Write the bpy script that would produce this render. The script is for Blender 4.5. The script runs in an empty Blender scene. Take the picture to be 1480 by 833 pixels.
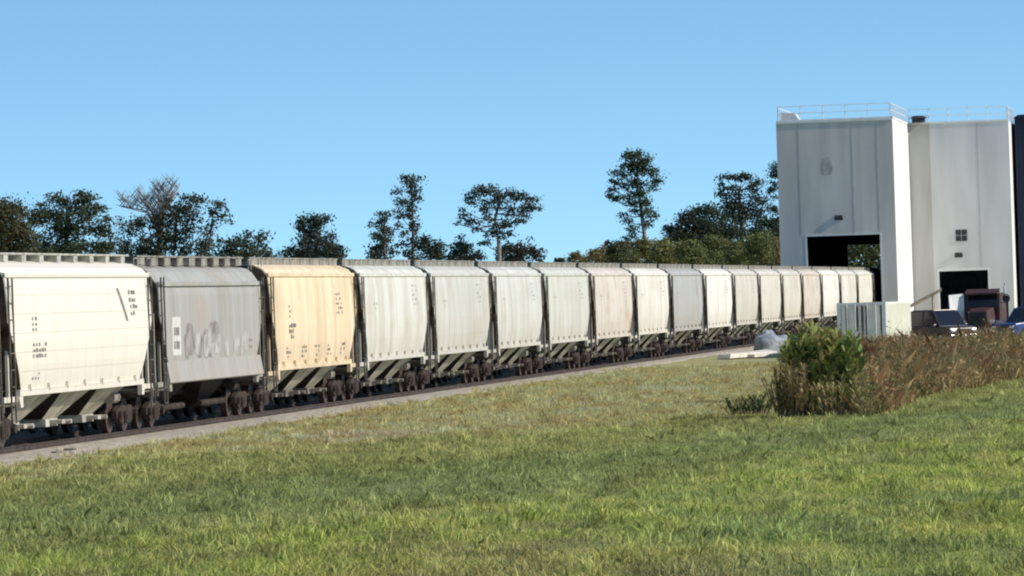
import bpy, math, random
import numpy as np
from mathutils import Vector, Matrix

random.seed(7); rng = np.random.default_rng(11)
sc = bpy.context.scene
COL = sc.collection
R = math.radians

# ------------------------------------------------------------------ camera frame
F = 8190.0; CX, CY = 740.0, 416.5
EYE = 3.21; GZ = -0.20
ROLL = math.atan(0.033); PITCH = math.atan(15.0 / F)
fwd = Vector((0, math.cos(PITCH), math.sin(PITCH)))
right0 = Vector((1, 0, 0)); up0 = right0.cross(fwd)
rgt = right0 * math.cos(ROLL) - up0 * math.sin(ROLL)
upv = right0 * math.sin(ROLL) + up0 * math.cos(ROLL)
CAM = Vector((0, 0, EYE))
def at(px, py, depth):
    d = rgt * ((px - CX) / F) + upv * ((CY - py) / F) + fwd
    return CAM + d * (depth / d.y)
def ground_at(px, py, h=GZ):
    d = rgt * ((px - CX) / F) + upv * ((CY - py) / F) + fwd
    return CAM + d * ((h - EYE) / d.z)
cam = bpy.data.cameras.new('camera'); co = bpy.data.objects.new('camera', cam); COL.objects.link(co)
co.matrix_world = Matrix(((rgt.x, upv.x, -fwd.x, CAM.x), (rgt.y, upv.y, -fwd.y, CAM.y), (rgt.z, upv.z, -fwd.z, CAM.z), (0, 0, 0, 1)))
cam.sensor_width = 36; cam.lens = 36 * F / 1480.0; cam.clip_start = 1; cam.clip_end = 30000
sc.camera = co

TH = math.atan(1075.0 / F)
T = Vector((math.sin(TH), math.cos(TH), 0)); N = Vector((math.cos(TH), -math.sin(TH), 0))
TRK = 31.0; NEAR = 29.4
def trk(s, D, z=0.0): return T * s - N * D + Vector((0, 0, z))
YAW = -TH + math.pi / 2     # local +X -> T

# ------------------------------------------------------------------ light
SUN_EL = R(31); a = R(-4)
sd = (N * math.cos(a) + T * math.sin(a)); sd.normalize()
sdir = Vector((sd.x * math.cos(SUN_EL), sd.y * math.cos(SUN_EL), math.sin(SUN_EL)))
sun = bpy.data.lights.new('sun', 'SUN'); sun.energy = 3.7; sun.angle = R(0.5); sun.color = (1.0, 0.91, 0.80)
so = bpy.data.objects.new('sun', sun); COL.objects.link(so)
so.rotation_euler = (-sdir).to_track_quat('-Z', 'Y').to_euler(); so.location = (40, 20, 60)
w = bpy.data.worlds.new('World'); sc.world = w; w.use_nodes = True
nt = w.node_tree; nt.nodes.clear()
out = nt.nodes.new('ShaderNodeOutputWorld'); bg = nt.nodes.new('ShaderNodeBackground')
sky = nt.nodes.new('ShaderNodeTexSky'); sky.sky_type = 'NISHITA'; sky.sun_disc = False
sky.sun_elevation = SUN_EL; sky.sun_rotation = math.atan2(sdir.x, sdir.y)
sky.air_density = 1.0; sky.dust_density = 0.25; sky.ozone_density = 1.6
tc = nt.nodes.new('ShaderNodeTexCoord'); add = nt.nodes.new('ShaderNodeVectorMath'); add.operation = 'ADD'
add.inputs[1].default_value = (0, 0, 0.13)
mul = nt.nodes.new('ShaderNodeVectorMath'); mul.operation = 'MULTIPLY'; mul.inputs[1].default_value = (1, 1, 3.2)
nrm = nt.nodes.new('ShaderNodeVectorMath'); nrm.operation = 'NORMALIZE'
nt.links.new(tc.outputs['Generated'], mul.inputs[0]); nt.links.new(mul.outputs[0], add.inputs[0]); nt.links.new(add.outputs[0], nrm.inputs[0])
nt.links.new(nrm.outputs[0], sky.inputs['Vector'])
tint = nt.nodes.new('ShaderNodeMix'); tint.data_type = 'RGBA'; tint.blend_type = 'MULTIPLY'; tint.inputs[0].default_value = 1
tint.inputs[7].default_value = (.79, 1.03, 1.05, 1)
nt.links.new(sky.outputs[0], tint.inputs[6]); nt.links.new(tint.outputs[2], bg.inputs['Color']); bg.inputs['Strength'].default_value = 0.15
nt.links.new(bg.outputs[0], out.inputs[0])
sc.view_settings.view_transform = 'Standard'; sc.view_settings.look = 'None'
sc.view_settings.gamma = 1; sc.view_settings.use_curve_mapping = False; sc.view_settings.exposure = 0.36
sc.render.engine = 'CYCLES'
sc.cycles.pixel_filter_type = 'BLACKMAN_HARRIS'; sc.cycles.filter_width = 2.1
sc.cycles.max_bounces = 6; sc.cycles.transparent_max_bounces = 8

# ------------------------------------------------------------------ materials
def new_mat(name):
    m = bpy.data.materials.new(name); m.use_nodes = True
    n = m.node_tree; b = n.nodes['Principled BSDF']; return m, n, b
def link(n, a, b): n.links.new(a, b)
def mat(name, col, rough=0.7, noise=0.12, scale=3.0, metal=0.0, stretch=(1, 1, 1), bump=0.0, col2=None, spec=0.3):
    m, n, b = new_mat(name)
    t = n.nodes.new('ShaderNodeTexCoord'); mp = n.nodes.new('ShaderNodeMapping'); mp.inputs['Scale'].default_value = stretch
    nz = n.nodes.new('ShaderNodeTexNoise'); nz.inputs['Scale'].default_value = scale; nz.inputs['Detail'].default_value = 6
    rp = n.nodes.new('ShaderNodeValToRGB'); c2 = col2 or tuple(c * (1 - noise * 2.2) for c in col)
    rp.color_ramp.elements[0].position = 0.3; rp.color_ramp.elements[1].position = 0.7
    rp.color_ramp.elements[0].color = (*c2, 1); rp.color_ramp.elements[1].color = (*[min(1, c * (1 + noise * .5)) for c in col], 1)
    link(n, t.outputs['Object'], mp.inputs[0]); link(n, mp.outputs[0], nz.inputs['Vector'])
    link(n, nz.outputs['Fac'], rp.inputs[0]); link(n, rp.outputs[0], b.inputs['Base Color'])
    b.inputs['Roughness'].default_value = rough; b.inputs['Metallic'].default_value = metal
    b.inputs['Specular IOR Level'].default_value = spec
    if bump:
        bp = n.nodes.new('ShaderNodeBump'); bp.inputs['Strength'].default_value = bump; bp.inputs['Distance'].default_value = .05
        link(n, nz.outputs['Fac'], bp.inputs['Height']); link(n, bp.outputs[0], b.inputs['Normal'])
    return m
def car_paint(name, lines='v', rust=0.35, streak=0.4, weld=0.02):
    """weathered hopper paint: tint from the object's colour, streaks, rust blooms and weld seams"""
    m, n, b = new_mat(name); N_ = n.nodes.new
    oi = N_('ShaderNodeObjectInfo'); t = N_('ShaderNodeTexCoord')
    off = N_('ShaderNodeVectorMath'); off.operation = 'MULTIPLY_ADD'
    cmb = N_('ShaderNodeCombineXYZ')
    for k in range(3): link(n, oi.outputs['Random'], cmb.inputs[k])
    off.inputs[1].default_value = (57, 57, 57); link(n, cmb.outputs[0], off.inputs[0]); link(n, t.outputs['Object'], off.inputs[2])
    def nz(scale, st, det=5):
        mp = N_('ShaderNodeMapping'); mp.inputs['Scale'].default_value = st
        z = N_('ShaderNodeTexNoise'); z.inputs['Scale'].default_value = scale; z.inputs['Detail'].default_value = det
        link(n, off.outputs[0], mp.inputs[0]); link(n, mp.outputs[0], z.inputs['Vector']); return z
    s1 = nz(1.0, (1.6, 1.6, 0.13)); s2 = nz(1.0, (5.5, 5.5, 0.45)); bl = nz(.55, (1, 1, 1.5), 8)
    def ramp(src, p0, p1):
        r = N_('ShaderNodeMapRange'); r.inputs[1].default_value = p0; r.inputs[2].default_value = p1; link(n, src, r.inputs[0]); return r
    r1 = ramp(s1.outputs['Fac'], .36, .66); r2 = ramp(s2.outputs['Fac'], .45, .75); r3 = ramp(bl.outputs['Fac'], .5, .75)
    def mix(fac, A, B, f=None, mode='MIX'):
        x = N_('ShaderNodeMix'); x.data_type = 'RGBA'; x.blend_type = mode
        if fac is not None: link(n, fac, x.inputs[0])
        else: x.inputs[0].default_value = f
        for src, i in ((A, 6), (B, 7)):
            if isinstance(src, tuple): x.inputs[i].default_value = (*src, 1)
            else: link(n, src, x.inputs[i])
        return x.outputs[2]
    def scalef(src, k):
        q = N_('ShaderNodeMath'); q.operation = 'MULTIPLY'; q.inputs[1].default_value = k; link(n, src, q.inputs[0]); return q.outputs[0]
    base = mix(scalef(r1.outputs[0], streak), oi.outputs['Color'], (.72, .70, .63), mode='MULTIPLY')
    base = mix(scalef(r2.outputs[0], streak * .55), base, (.50, .45, .36))
    base = mix(scalef(r3.outputs[0], rust), base, (.42, .25, .15))
    # low grime band growing towards the sill
    sx = N_('ShaderNodeSeparateXYZ'); link(n, t.outputs['Object'], sx.inputs[0])
    gz = ramp(sx.outputs['Z'], 2.6, 1.3)
    gm = N_('ShaderNodeMath'); gm.operation = 'MULTIPLY'; link(n, gz.outputs[0], gm.inputs[0]); link(n, s2.outputs['Fac'], gm.inputs[1])
    base = mix(scalef(gm.outputs[0], .45), base, (.40, .33, .24))
    # seams
    wv = N_('ShaderNodeMath'); wv.operation = 'PINGPONG'; wv.inputs[1].default_value = 0.5 * (1.22 if lines == 'v' else .46)
    link(n, sx.outputs['X' if lines == 'v' else 'Z'], wv.inputs[0])
    lt = N_('ShaderNodeMath'); lt.operation = 'LESS_THAN'; lt.inputs[1].default_value = weld; link(n, wv.outputs[0], lt.inputs[0])
    base = mix(scalef(lt.outputs[0], .28 if lines == 'v' else .22), base, (.25, .22, .18))
    link(n, base, b.inputs['Base Color']); b.inputs['Roughness'].default_value = .55; b.inputs['Specular IOR Level'].default_value = .35
    bp = N_('ShaderNodeBump'); bp.inputs['Strength'].default_value = .25; bp.inputs['Distance'].default_value = .08
    wide = nz(.8, (1.2, 1, 1.0), 2); link(n, wide.outputs['Fac'], bp.inputs['Height']); link(n, bp.outputs[0], b.inputs['Normal'])
    return m
def leaf_mat(name, trans=0.25):
    m, n, b = new_mat(name); at_ = n.nodes.new('ShaderNodeAttribute'); at_.attribute_name = 'tint'
    link(n, at_.outputs['Color'], b.inputs['Base Color']); b.inputs['Roughness'].default_value = .75
    b.inputs['Specular IOR Level'].default_value = .15
    tr = n.nodes.new('ShaderNodeBsdfTranslucent'); link(n, at_.outputs['Color'], tr.inputs['Color'])
    mx = n.nodes.new('ShaderNodeMixShader'); mx.inputs[0].default_value = trans
    o = n.nodes['Material Output']; link(n, b.outputs[0], mx.inputs[1]); link(n, tr.outputs[0], mx.inputs[2]); link(n, mx.outputs[0], o.inputs[0])
    return m
M = {}
M['paint'] = car_paint('weathered_hopper_paint', 'v', .3, .8)
M['paint_clean'] = car_paint('panelled_hopper_paint', 'h', .06, .16, .018)
M['paint_rusty'] = car_paint('rusty_hopper_paint', 'v', .7, .8)
M['paint_grey'] = car_paint('grey_hopper_paint', 'v', .3, .7)
M['chute'] = mat('chute_paint', (.52, .49, .38), .7, .25, 2.0)
M['endshade'] = mat('end_wall_rust_and_shade', (.14, .09, .06), .85, .45, 1.5)  # rusty brown with the shade of the car gaps painted in
M['frame'] = mat('dull_frame_steel', (.17, .15, .12), .8, .35, 2.0)
M['frame2'] = mat('weathered_walk', (.33, .315, .27), .8, .3, 2.0)
M['gate'] = mat('outlet_gate_steel', (.27, .25, .21), .7, .35, 4.0)
M['under'] = mat('underframe_grime_and_shade', (.035, .027, .024), .85, .3, 3.0)  # grimy underframe, also painted shade between chutes and below the roof boards
M['bogie'] = mat('bogie_rust', (.062, .045, .038), .85, .35, 5.0)
M['wheel'] = mat('wheel_steel', (.085, .058, .048), .6, .3, 5.0)
M['rail'] = mat('rail_rust', (.085, .06, .048), .6, .3, 4.0)
M['mark2'] = mat('very_faded_stencil', (.40, .39, .36), .8, .2, 6.0)
M['mark'] = mat('faded_dark_stencil', (.24, .22, .20), .8, .25, 6.0)
M['markwhite'] = mat('white_stencil_panel', (.62, .61, .56), .7, .1, 6.0)
M['graf1'] = mat('pinkish_spray_paint', (.33, .30, .275), .8, .3, 2.0)
M['graf2'] = mat('pale_spray_paint', (.45, .445, .41), .8, .2, 3.0)
M['boardm'] = mat('galvanised_walk', (.50, .48, .42), .6, .25, 3.0)
M['ballast'] = mat('ballast_stone', (.15, .13, .11), .95, .5, 7.0, bump=1.0, col2=(.035, .028, .024))
M['gravel'] = mat('pale_gravel', (.58, .53, .44), .95, .2, 5.0, bump=1.0, col2=(.26, .21, .16))
M['tie'] = mat('tie_wood', (.09, .065, .05), .9, .3, 4.0)
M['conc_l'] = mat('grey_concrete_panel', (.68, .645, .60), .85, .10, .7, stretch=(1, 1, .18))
M['conc_s'] = mat('pale_side_concrete', (.80, .79, .75), .8, .05, .7, stretch=(1, 1, .18))  # paler concrete on the right-facing side walls
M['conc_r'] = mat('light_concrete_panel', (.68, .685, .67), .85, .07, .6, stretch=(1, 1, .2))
M['conc_n'] = mat('darker_concrete_panel', (.57, .56, .52), .85, .10, .6, stretch=(1, 1, .2))  # slightly darker concrete for the recessed strip
M['seam'] = mat('joint_sealant', (.52, .495, .465), .8, .1)
M['white'] = mat('white_enamel', (.80, .80, .77), .5, .06)
M['cream'] = mat('cream_steel', (.80, .79, .66), .55, .06, 1.0)
M['inside'] = mat('dark_interior', (.06, .062, .07), .9, .2)  # dark colour for the inner lining and rear walls
M['dark'] = mat('dark_metal', (.045, .045, .05), .6, .2)
M['navy'] = mat('navy_cladding', (.012, .022, .055), .55, .15, .6)
M['door_pale'] = mat('door_grey_paint', (.88, .84, .73), .7, .08, 2.0)  # one even pale paint for the container doors
M['tyre'] = mat('tyre_rubber', (.03, .03, .032), .85, .2)
M['glass'] = mat('tinted_glass', (.012, .012, .02), .1, .0, spec=.6)
M['maroon'] = mat('maroon_paint', (.085, .042, .038), .6, .2)
M['tan'] = mat('tan_car_paint', (.40, .27, .19), .35, .08, spec=.5)
M['plum'] = mat('plum_car_paint', (.06, .035, .04), .3, .08, spec=.6)
M['blue'] = mat('blue_car_paint', (.012, .05, .23), .3, .05, spec=.6)
M['chrome'] = mat('bare_metal', (.75, .75, .75), .25, .05, metal=.8)
M['red'] = mat('red_lens', (.3, .02, .02), .3, .05)
M['tarp'] = mat('pale_blue_tarp', (.33, .36, .40), .8, .3, 1.4, bump=.6)
M['slab'] = mat('weathered_white_board', (.72, .66, .58), .8, .15, 3.0)
M['bark'] = mat('bark', (.16, .13, .11), .95, .3, 3.0)
M['palebark'] = mat('pale_bark', (.30, .27, .25), .95, .25, 3.0)
M['timber'] = mat('pale_timber', (.45, .36, .25), .85, .2, 3.0)
M['leaf'] = leaf_mat('foliage', .3); M['grass'] = leaf_mat('grass_blades', .25)

# ------------------------------------------------------------------ mesh helper
class MB:
    def __init__(s): s.v = []; s.f = []
    def poly(s, pts, faces):
        b = len(s.v); s.v += [tuple(p) for p in pts]; s.f += [tuple(b + i for i in f) for f in faces]; return s
    def box(s, x0, x1, y0, y1, z0, z1):
        p = [(x0, y0, z0), (x1, y0, z0), (x1, y1, z0), (x0, y1, z0), (x0, y0, z1), (x1, y0, z1), (x1, y1, z1), (x0, y1, z1)]
        return s.poly(p, [(0, 3, 2, 1), (4, 5, 6, 7), (0, 1, 5, 4), (1, 2, 6, 5), (2, 3, 7, 6), (3, 0, 4, 7)])
    def hexa(s, lo, hi):   # two quads
        return s.poly(list(lo) + list(hi), [(0, 3, 2, 1), (4, 5, 6, 7), (0, 1, 5, 4), (1, 2, 6, 5), (2, 3, 7, 6), (3, 0, 4, 7)])
    def tube(s, pts, r, n=8, r1=None):
        pts = [Vector(p) for p in pts]; b = len(s.v); m = len(pts); r1 = r if r1 is None else r1
        for i, p in enumerate(pts):
            d = (pts[min(i + 1, m - 1)] - pts[max(i - 1, 0)]).normalized()
            u = d.cross(Vector((0, 0, 1)));
            if u.length < .05: u = d.cross(Vector((1, 0, 0)))
            u.normalize(); v = d.cross(u); rr = r + (r1 - r) * i / max(1, m - 1)
            for k in range(n):
                q = 2 * math.pi * k / n; s.v.append(tuple(p + u * (rr * math.cos(q)) + v * (rr * math.sin(q))))
        for i in range(m - 1):
            for k in range(n):
                k2 = (k + 1) % n; s.f.append((b + i * n + k, b + i * n + k2, b + (i + 1) * n + k2, b + (i + 1) * n + k))
        s.f.append(tuple(b + k for k in range(n))[::-1]); s.f.append(tuple(b + (m - 1) * n + k for k in range(n)))
        return s
    def prism(s, prof, y0, y1):   # profile in xz, extruded along y
        n = len(prof); p = [(x, y0, z) for x, z in prof] + [(x, y1, z) for x, z in prof]
        return s.poly(p, [tuple(range(n)), tuple(range(2 * n - 1, n - 1, -1))] + [(i, i + n, (i + 1) % n + n, (i + 1) % n) for i in range(n)])
    def build(s, name, m, parent=None, loc=None, rz=0, bevel=0, smooth=False):
        me = bpy.data.meshes.new(name); me.from_pydata(s.v, [], s.f); me.update()
        import bmesh
        bm = bmesh.new(); bm.from_mesh(me); bmesh.ops.recalc_face_normals(bm, faces=bm.faces); bm.to_mesh(me); bm.free()
        me.materials.append(m if not isinstance(m, str) else M[m])
        if smooth:
            for p in me.polygons: p.use_smooth = True
        o = bpy.data.objects.new(name, me); COL.objects.link(o)
        if parent: o.parent = parent
        if loc is not None: o.location = loc
        o.rotation_euler[2] = rz
        if bevel:
            bv = o.modifiers.new('bevel', 'BEVEL'); bv.width = bevel; bv.segments = 2; bv.limit_method = 'ANGLE'
        return o
def tag(o, label=None, cat=None, group=None, kind=None):
    if label: o['label'] = label
    if cat: o['category'] = cat
    if group: o['group'] = group
    if kind: o['kind'] = kind
    return o
def empty(name, loc, rz=0, **k):
    o = bpy.data.objects.new(name, None); COL.objects.link(o); o.location = loc; o.rotation_euler[2] = rz
    o.empty_display_size = .5; return tag(o, **k)
def copy_tree(o, parent=None):
    c = o.copy(); COL.objects.link(c)
    if parent: c.parent = parent
    for ch in KIDS.get(o.name, []): copy_tree(ch, c)
    return c
KIDS = {}
def index_kids():
    KIDS.clear()
    for o in bpy.data.objects:
        if o.parent: KIDS.setdefault(o.parent.name, []).append(o)
def np_mesh(name, verts, faces_n, nper, tint, m, parent=None, loc=None):
    """verts (V,3) laid out nper per face"""
    me = bpy.data.meshes.new(name); nv = len(verts)
    me.vertices.add(nv); me.vertices.foreach_set('co', np.ascontiguousarray(verts, dtype=np.float32).ravel())
    me.loops.add(nv); me.loops.foreach_set('vertex_index', np.arange(nv, dtype=np.int32))
    nf = nv // nper; me.polygons.add(nf)
    me.polygons.foreach_set('loop_start', np.arange(0, nv, nper, dtype=np.int32))
    me.polygons.foreach_set('loop_total', np.full(nf, nper, dtype=np.int32))
    at_ = me.attributes.new('tint', 'FLOAT_COLOR', 'POINT')
    c = np.ones((nv, 4), dtype=np.float32); c[:, :3] = tint; at_.data.foreach_set('color', c.ravel())
    me.update(); me.validate()
    me.materials.append(M[m] if isinstance(m, str) else m)
    o = bpy.data.objects.new(name, me); COL.objects.link(o)
    if parent: o.parent = parent
    if loc is not None: o.location = loc
    return o

# value noise in the plane
_tab = rng.random((256, 256))
def vn(x, y):
    xi = np.floor(x).astype(int); yi = np.floor(y).astype(int); fx = x - xi; fy = y - yi
    fx = fx * fx * (3 - 2 * fx); fy = fy * fy * (3 - 2 * fy)
    g = lambda a, b: _tab[a % 256, b % 256]
    return (g(xi, yi) * (1 - fx) + g(xi + 1, yi) * fx) * (1 - fy) + (g(xi, yi + 1) * (1 - fx) + g(xi + 1, yi + 1) * fx) * fy
def fbm(x, y, o=4):
    s = 0; a = .5; t = 0
    for i in range(o): s = s + a * vn(x * 2 ** i + 17 * i, y * 2 ** i + 31 * i); t += a; a *= .5
    return s / t

# ------------------------------------------------------------------ ground
def dist_track(x, y): return -(x * N.x + y * N.y)
def s_track(x, y): return x * T.x + y * T.y
EDGE_S = np.array([-200, 120, 160, 230, 320, 420, 600]); EDGE_D = np.array([27.7, 27.8, 28.0, 28.7, 29.0, 29.0, 29.0])
def gz(x, y):
    D = dist_track(x, y)
    fade = np.clip((28.5 - D) / 6, 0, 1)
    return GZ + fade * ((fbm(x / 9 + 50, y / 14 + 50, 3) - .5) * .34 + (fbm(x / 2.2, y / 3.0, 2) - .5) * .05)
def turf_col(x, y):
    """grass tint by place: dry near the track, a bluish dark swathe, yellow green mown front"""
    def yline(x, pts):
        p = np.array(pts); return np.interp(x, p[:, 0], p[:, 1])
    n1 = fbm(x / 3.0, y / 8.0, 4); n2 = fbm(x / .9 + 9, y / 3.0, 3); n3 = fbm(x / 14 + 3, y / 22, 3)
    tanl = yline(x, [(-40, 110), (-10.8, 120), (0, 141), (7.2, 163), (12, 185), (40, 330)])
    drk = yline(x, [(-30, 84), (-7.1, 95), (0, 107), (5.4, 124), (13.7, 154), (40, 240)])
    green = np.array([.150, .156, .055]); tan = np.array([.25, .195, .095]); blue = np.array([.095, .122, .050]); yel = np.array([.165, .185, .048]); br = np.array([.20, .15, .075])
    c = np.zeros(x.shape + (3,)) + green
    k = lambda t: t[..., None]
    sm = lambda t: np.clip(t, 0, 1) ** 2 * (3 - 2 * np.clip(t, 0, 1))
    tt = sm((y - tanl + (n1 - .5) * 34) / 24 + .4); tt = tt * (.55 + .45 * sm((n2 - .3) * 3))
    c = c * (1 - k(tt)) + tan * k(tt)
    bb = np.exp(-((y - drk + (n1 - .5) * 12) / 9) ** 2) * .45
    c = c * (1 - k(bb)) + blue * k(bb)
    ff = sm((drk - 8 - y + (n1 - .5) * 26) / 12) * sm((n2 - .25) * 2.6)
    c = c * (1 - k(ff)) + yel * k(ff)
    d2 = sm((n1 - .60) * 7) * .55 * (y < drk); c = c * (1 - k(d2)) + (blue * 1.05) * k(d2)
    b2 = sm((n3 - .66) * 8) * .3; c = c * (1 - k(b2)) + br * k(b2)
    bp_ = np.exp(-((x + 4.1 + (n1 - .5) * 3) / 1.5) ** 2 - ((y - 145 + (n2 - .5) * 8) / 4.5) ** 2) * 1.1 + np.exp(-((x + 1.2) / 1.2) ** 2 - ((y - 150) / 2.5) ** 2) * .6
    bp_ = np.clip(bp_, 0, .9); c = c * (1 - k(bp_)) + np.array([.27, .20, .13]) * k(bp_)
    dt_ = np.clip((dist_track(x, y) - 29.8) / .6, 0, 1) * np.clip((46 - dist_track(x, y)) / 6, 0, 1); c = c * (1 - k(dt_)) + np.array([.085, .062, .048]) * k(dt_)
    n4 = fbm(x / .35 + 5, y / 1.1, 2)
    n5 = fbm(x / 1.0 + 25, y / 5.0 + 9, 3)
    c = c * k((.72 + .56 * n2) * (.65 + .7 * n4) * (.75 + .5 * n5)) * 2.5
    return np.clip(c, .01, .5)
xs = np.concatenate([-np.geomspace(9000, 40, 26), np.linspace(-38, 60, 100), np.geomspace(62, 9000, 26)])
ys = np.concatenate([[-9000, -2500, -600, -100, 0], np.linspace(30, 290, 190), np.geomspace(295, 12000, 40)])
GX, GY = np.meshgrid(xs, ys, indexing='ij'); GZZ = gz(GX, GY)
V = np.stack([GX, GY, GZZ], -1).reshape(-1, 3); nx, ny = len(xs), len(ys)
idx = np.arange(nx * ny).reshape(nx, ny)
Fq = np.stack([idx[:-1, :-1], idx[1:, :-1], idx[1:, 1:], idx[:-1, 1:]], -1).reshape(-1, 4)
me = bpy.data.meshes.new('ground'); me.from_pydata(V.tolist(), [], Fq.tolist()); me.update()
at_ = me.attributes.new('tint', 'FLOAT_COLOR', 'POINT'); c4 = np.ones((len(V), 4), np.float32); c4[:, :3] = turf_col(GX, GY).reshape(-1, 3) * .8
at_.data.foreach_set('color', c4.ravel())
gm, n_, b_ = new_mat('turf_soil')
A = n_.nodes.new('ShaderNodeAttribute'); A.attribute_name = 'tint'; tc_ = n_.nodes.new('ShaderNodeTexCoord')
nz_ = n_.nodes.new('ShaderNodeTexNoise'); nz_.inputs['Scale'].default_value = 6; nz_.inputs['Detail'].default_value = 8
mx_ = n_.nodes.new('ShaderNodeMix'); mx_.data_type = 'RGBA'; mx_.inputs[7].default_value = (.11, .085, .05, 1)
mr_ = n_.nodes.new('ShaderNodeMapRange'); mr_.inputs[1].default_value = .42; mr_.inputs[2].default_value = .72; mr_.inputs[4].default_value = .7
link(n_, tc_.outputs['Object'], nz_.inputs['Vector']); link(n_, nz_.outputs['Fac'], mr_.inputs[0]); link(n_, mr_.outputs[0], mx_.inputs[0])
link(n_, A.outputs['Color'], mx_.inputs[6]); link(n_, mx_.outputs[2], b_.inputs['Base Color']); b_.inputs['Roughness'].default_value = .95
b_.inputs['Specular IOR Level'].default_value = .1
me.materials.append(gm); g = bpy.data.objects.new('ground', me); COL.objects.link(g); tag(g, kind='structure')

# gravel service path beside the track
gb = MB(); ss = np.arange(60, 560, .8)
lo = np.interp(ss, EDGE_S, EDGE_D) + (fbm(ss / 2.2, ss * 0 + 3, 4) - .5) * 1.3 - .1
rows = []
for s_, d_ in zip(ss, lo):
    rows.append([trk(s_, d_, GZ - .03), trk(s_, d_ + .25, GZ + .03), trk(s_, 30.08, -.138)])
pts = [p for r in rows for p in r]; fc = []
for i in range(len(rows) - 1):
    for k in range(2): fc.append((i * 3 + k, i * 3 + k + 1, i * 3 + k + 4, i * 3 + k + 3))
o = gb.poly(pts, fc).build('gravel_path', 'gravel'); tag(o, kind='structure')

# ------------------------------------------------------------------ railway track
S0, S1 = 60, 640
tr = empty('railway_track', trk(S0, TRK), YAW, label='rusty railway track on dark ballast running under the row of hopper cars', cat='railway track')
L = S1 - S0
bb = MB(); 
for i in range(int(L / 2)):
    x0, x1 = i * 2, i * 2 + 2
    j = lambda: random.uniform(-.04, .04)
    bb.poly([(x0, -.98, -.215), (x1, -.98, -.215), (x1, -.8, -.165), (x0, -.8, -.165), (x1, .9, -.165), (x0, .9, -.165), (x1, 1.9, -.24), (x0, 1.9, -.24)],
            [(0, 1, 2, 3), (3, 2, 4, 5), (5, 4, 6, 7)])
bb.build('ballast', 'ballast', tr)
for sy in (-1, 1):
    y = sy * .753
    MB().prism([(y - .07, -.15), (y + .07, -.15), (y + .07, -.135), (y + .012, -.12), (y + .012, -.04), (y + .036, -.03), (y + .036, 0), (y - .036, 0), (y - .036, -.03), (y - .012, -.04), (y - .012, -.12), (y - .07, -.135)], 0, 1)
    rb = MB(); prof = [(-.07, -.15), (.07, -.15), (.07, -.135), (.012, -.12), (.012, -.04), (.036, -.03), (.036, 0), (-.036, 0), (-.036, -.03), (-.012, -.04), (-.012, -.12), (-.07, -.135)]
    nP = len(prof); rb.poly([(0, y + a_, z) for a_, z in prof] + [(L, y + a_, z) for a_, z in prof], [tuple(range(nP)), tuple(range(2 * nP - 1, nP - 1, -1))] + [(i, (i + 1) % nP, (i + 1) % nP + nP, i + nP) for i in range(nP)])
    rb.build('rail', 'rail', tr)
tie0 = None; rest = MB(); x = 62.0
for i in range(900):
    xx = 62 + i * .6
    if xx > L - 1: break
    if i < 100:
        if tie0 is None: tie0 = MB().box(-.11, .11, -1.28, 1.28, -.30, -.152).build('sleeper', 'tie', tr); tie0.location.x = xx
        else:
            t_ = tie0.copy(); COL.objects.link(t_); t_.parent = tr; t_.location.x = xx + random.uniform(-.03, .03)
    else: rest.box(xx - .11, xx + .11, -1.28, 1.28, -.30, -.152)
tag(rest.build('sleeper', 'tie', tr), kind='stuff')

# ------------------------------------------------------------------ hopper car
HL = 8.0
def side_lat(z, style):
    if style == 'box': zz = [1.37, 2.0, 3.0, 3.85, 4.25]; ll = [1.52, 1.545, 1.55, 1.53, 1.25]
    else: zz = [1.37, 1.9, 2.6, 3.4, 4.0, 4.17]; ll = [1.50, 1.575, 1.60, 1.58, 1.53, 1.50]
    return float(np.interp(z, zz, ll))
def roof_pts(style):
    if style == 'box': return [(1.10, 4.36), (.6, 4.48), (0, 4.52)]
    return [(1.36, 4.34), (1.08, 4.47), (.6, 4.56), (0, 4.60)] 
def zb(X):
    ax = abs(X)
    if ax <= 6.55: return 1.37
    return 1.37 + (min(ax, HL) - 6.55) / (HL - 6.55) * 1.65
def body_mesh(style):
    b = MB(); st = sorted(set([-HL, HL] + [q * sg for q in (6.0, 6.55, 6.9, 7.25, 7.6, 7.9) for sg in (-1, 1)] + [i * 1.0 for i in range(-5, 6)]))
    eave = 4.25 if style == 'box' else 4.17
    prev = None; rp = roof_pts(style)
    for X in st:
        z0 = zb(X); zs = [z0 + (eave - z0) * k / 9 for k in range(10)]
        ring = [(X, -side_lat(z, style), z) for z in zs] + [(X, -l, z) for l, z in rp] + [(X, l, z) for l, z in rp[-2::-1]] + [(X, side_lat(z, style), z) for z in zs[::-1]]
        base = len(b.v); b.v += ring; n = len(ring)
        if prev is None: b.f.append(tuple(base + i for i in range(n)))
        else:
            for i in range(n): b.f.append((prev + i, prev + (i + 1) % n, base + (i + 1) % n, base + i))
        prev = base
    b.f.append(tuple(prev + i for i in range(n))); return b
def conform(b, style, X, z, wx, hz, off=.006):
    """flat rectangular mark lying on the near (-Y) side sheet"""
    zs = [z, z + hz / 2, z + hz]; p = []
    for q in zs: p += [(X, -side_lat(q, style) - off, q), (X + wx, -side_lat(q, style) - off, q)]
    b.poly(p, [(0, 1, 3, 2), (2, 3, 5, 4)])
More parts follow.
